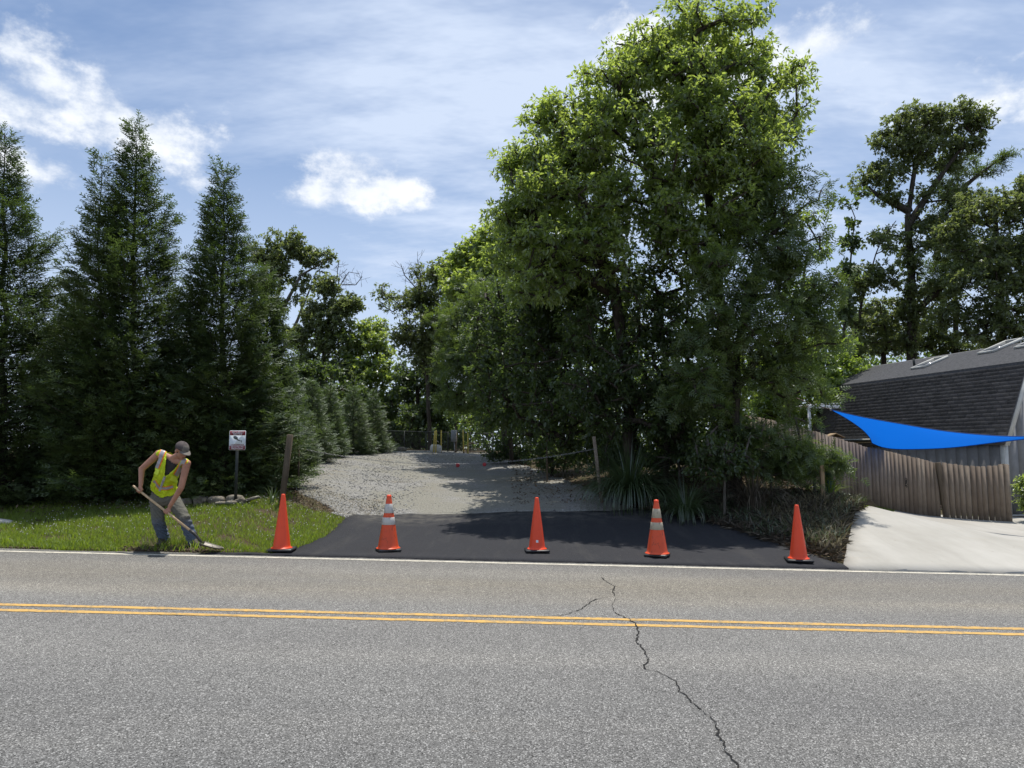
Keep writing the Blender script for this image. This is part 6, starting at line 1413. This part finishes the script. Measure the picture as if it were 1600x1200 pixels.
for i in range(NA_ - 1):
    for j in range(3): Fc.append((i * 4 + j, i * 4 + j + 1, (i + 1) * 4 + j + 1, (i + 1) * 4 + j))
br = obj('brim', V, Fc, 'cap', cp, True); so = br.modifiers.new('t', 'SOLIDIFY'); so.thickness = .005
MB().ball(hd(0, -.008, .040) + CM @ np.array((0, 0, .086)), .009, None, 8, 5).build('button', 'cap', cp, True)
V = []; Fc = []
for i in range(9):
    a = pi / 2 + (i / 8 - .5) * 1.3
    for j in range(6):
        e_ = .05 + j * .19; V.append(hd(0, -.008, .040) + CM @ np.array((.101 * math.cos(e_) * math.cos(a) * .90, .101 * math.cos(e_) * math.sin(a) * 1.08, .089 * math.sin(e_))))
for i in range(8):
    for j in range(5): Fc.append((i * 6 + j, i * 6 + j + 1, (i + 1) * 6 + j + 1, (i + 1) * 6 + j))
obj('front_panel', V, Fc, 'cap', cp, True)
# necklace
nk = lerp(J['upper'], J['neck'], .5); ring = []
for a in np.linspace(0, 2 * pi, 25): ring.append(nk + rt * .078 * math.cos(a) + fr * (.075 * math.sin(a) + .015) - ax_up * (.055 * max(0, math.sin(a)) ** 2))
if (nk + fr)[1] > nk[1]: ring = [nk + rt * .078 * math.cos(a) - fr * (.075 * math.sin(a) + .015) - ax_up * (.055 * max(0, math.sin(a)) ** 2) for a in np.linspace(0, 2 * pi, 25)]
MB().tube(ring, .004, 5, False).build('necklace', 'galv', pe, True)
# shovel
sh = empty('shovel', tipg, 'round point shovel with pale wooden shaft held by the worker', 'shovel')
S2 = S1 + sd * .0; neckp = S2 + sd * .13 + np.array((0, 0, -.01)); bl0 = neckp + unit(tipg - neckp) * .09 + np.array((0, 0, -.055))
MB().tube([S0, S0 + sd * .02, lerp(S0, S2, .5), S2], [.014, .017, .018, .0185], 12).build('shaft', 'ash', sh, True)
MB().tube([S2 - sd * .02, S2 + sd * .06, neckp, lerp(neckp, bl0, .6), bl0], [.021, .022, .020, .020, .014], 10).build('socket', 'black_steel', sh, True)
bd = unit(tipg - bl0); bl = np.linalg.norm(tipg - bl0); bs = unit(np.cross(bd, (0, 0, 1))); bn = np.cross(bs, bd); V = []; Fc = []; NL, NW = 12, 9
for i in range(NL):
    t = i / (NL - 1); w_ = .115 * (1 if t < .55 else math.sqrt(max(0, 1 - ((t - .55) / .45) ** 2)) ) * (.88 + .12 * min(1, t * 4)); w_ = max(w_, .004)
    for j in range(NW): q = j / (NW - 1) * 2 - 1; V.append(bl0 + bd * bl * t + bs * w_ * q + bn * (.045 * q * q * (1 - .5 * t) + .03 * t * t - .03 * (1 - t) - .012 * math.exp(-(q * 4) ** 2) * (1 - t)))
for i in range(NL - 1):
    for j in range(NW - 1): Fc.append((i * NW + j, i * NW + j + 1, (i + 1) * NW + j + 1, (i + 1) * NW + j))
b_ = obj('blade', V, Fc, 'steel', sh, True); so = b_.modifiers.new('t', 'SOLIDIFY'); so.thickness = .003
MB().box(bl0 + bn * .012 + bd * .0, (.012, .20, .016), np.stack([bd, bs, bn], 1), .003).build('step', 'black_steel', sh)
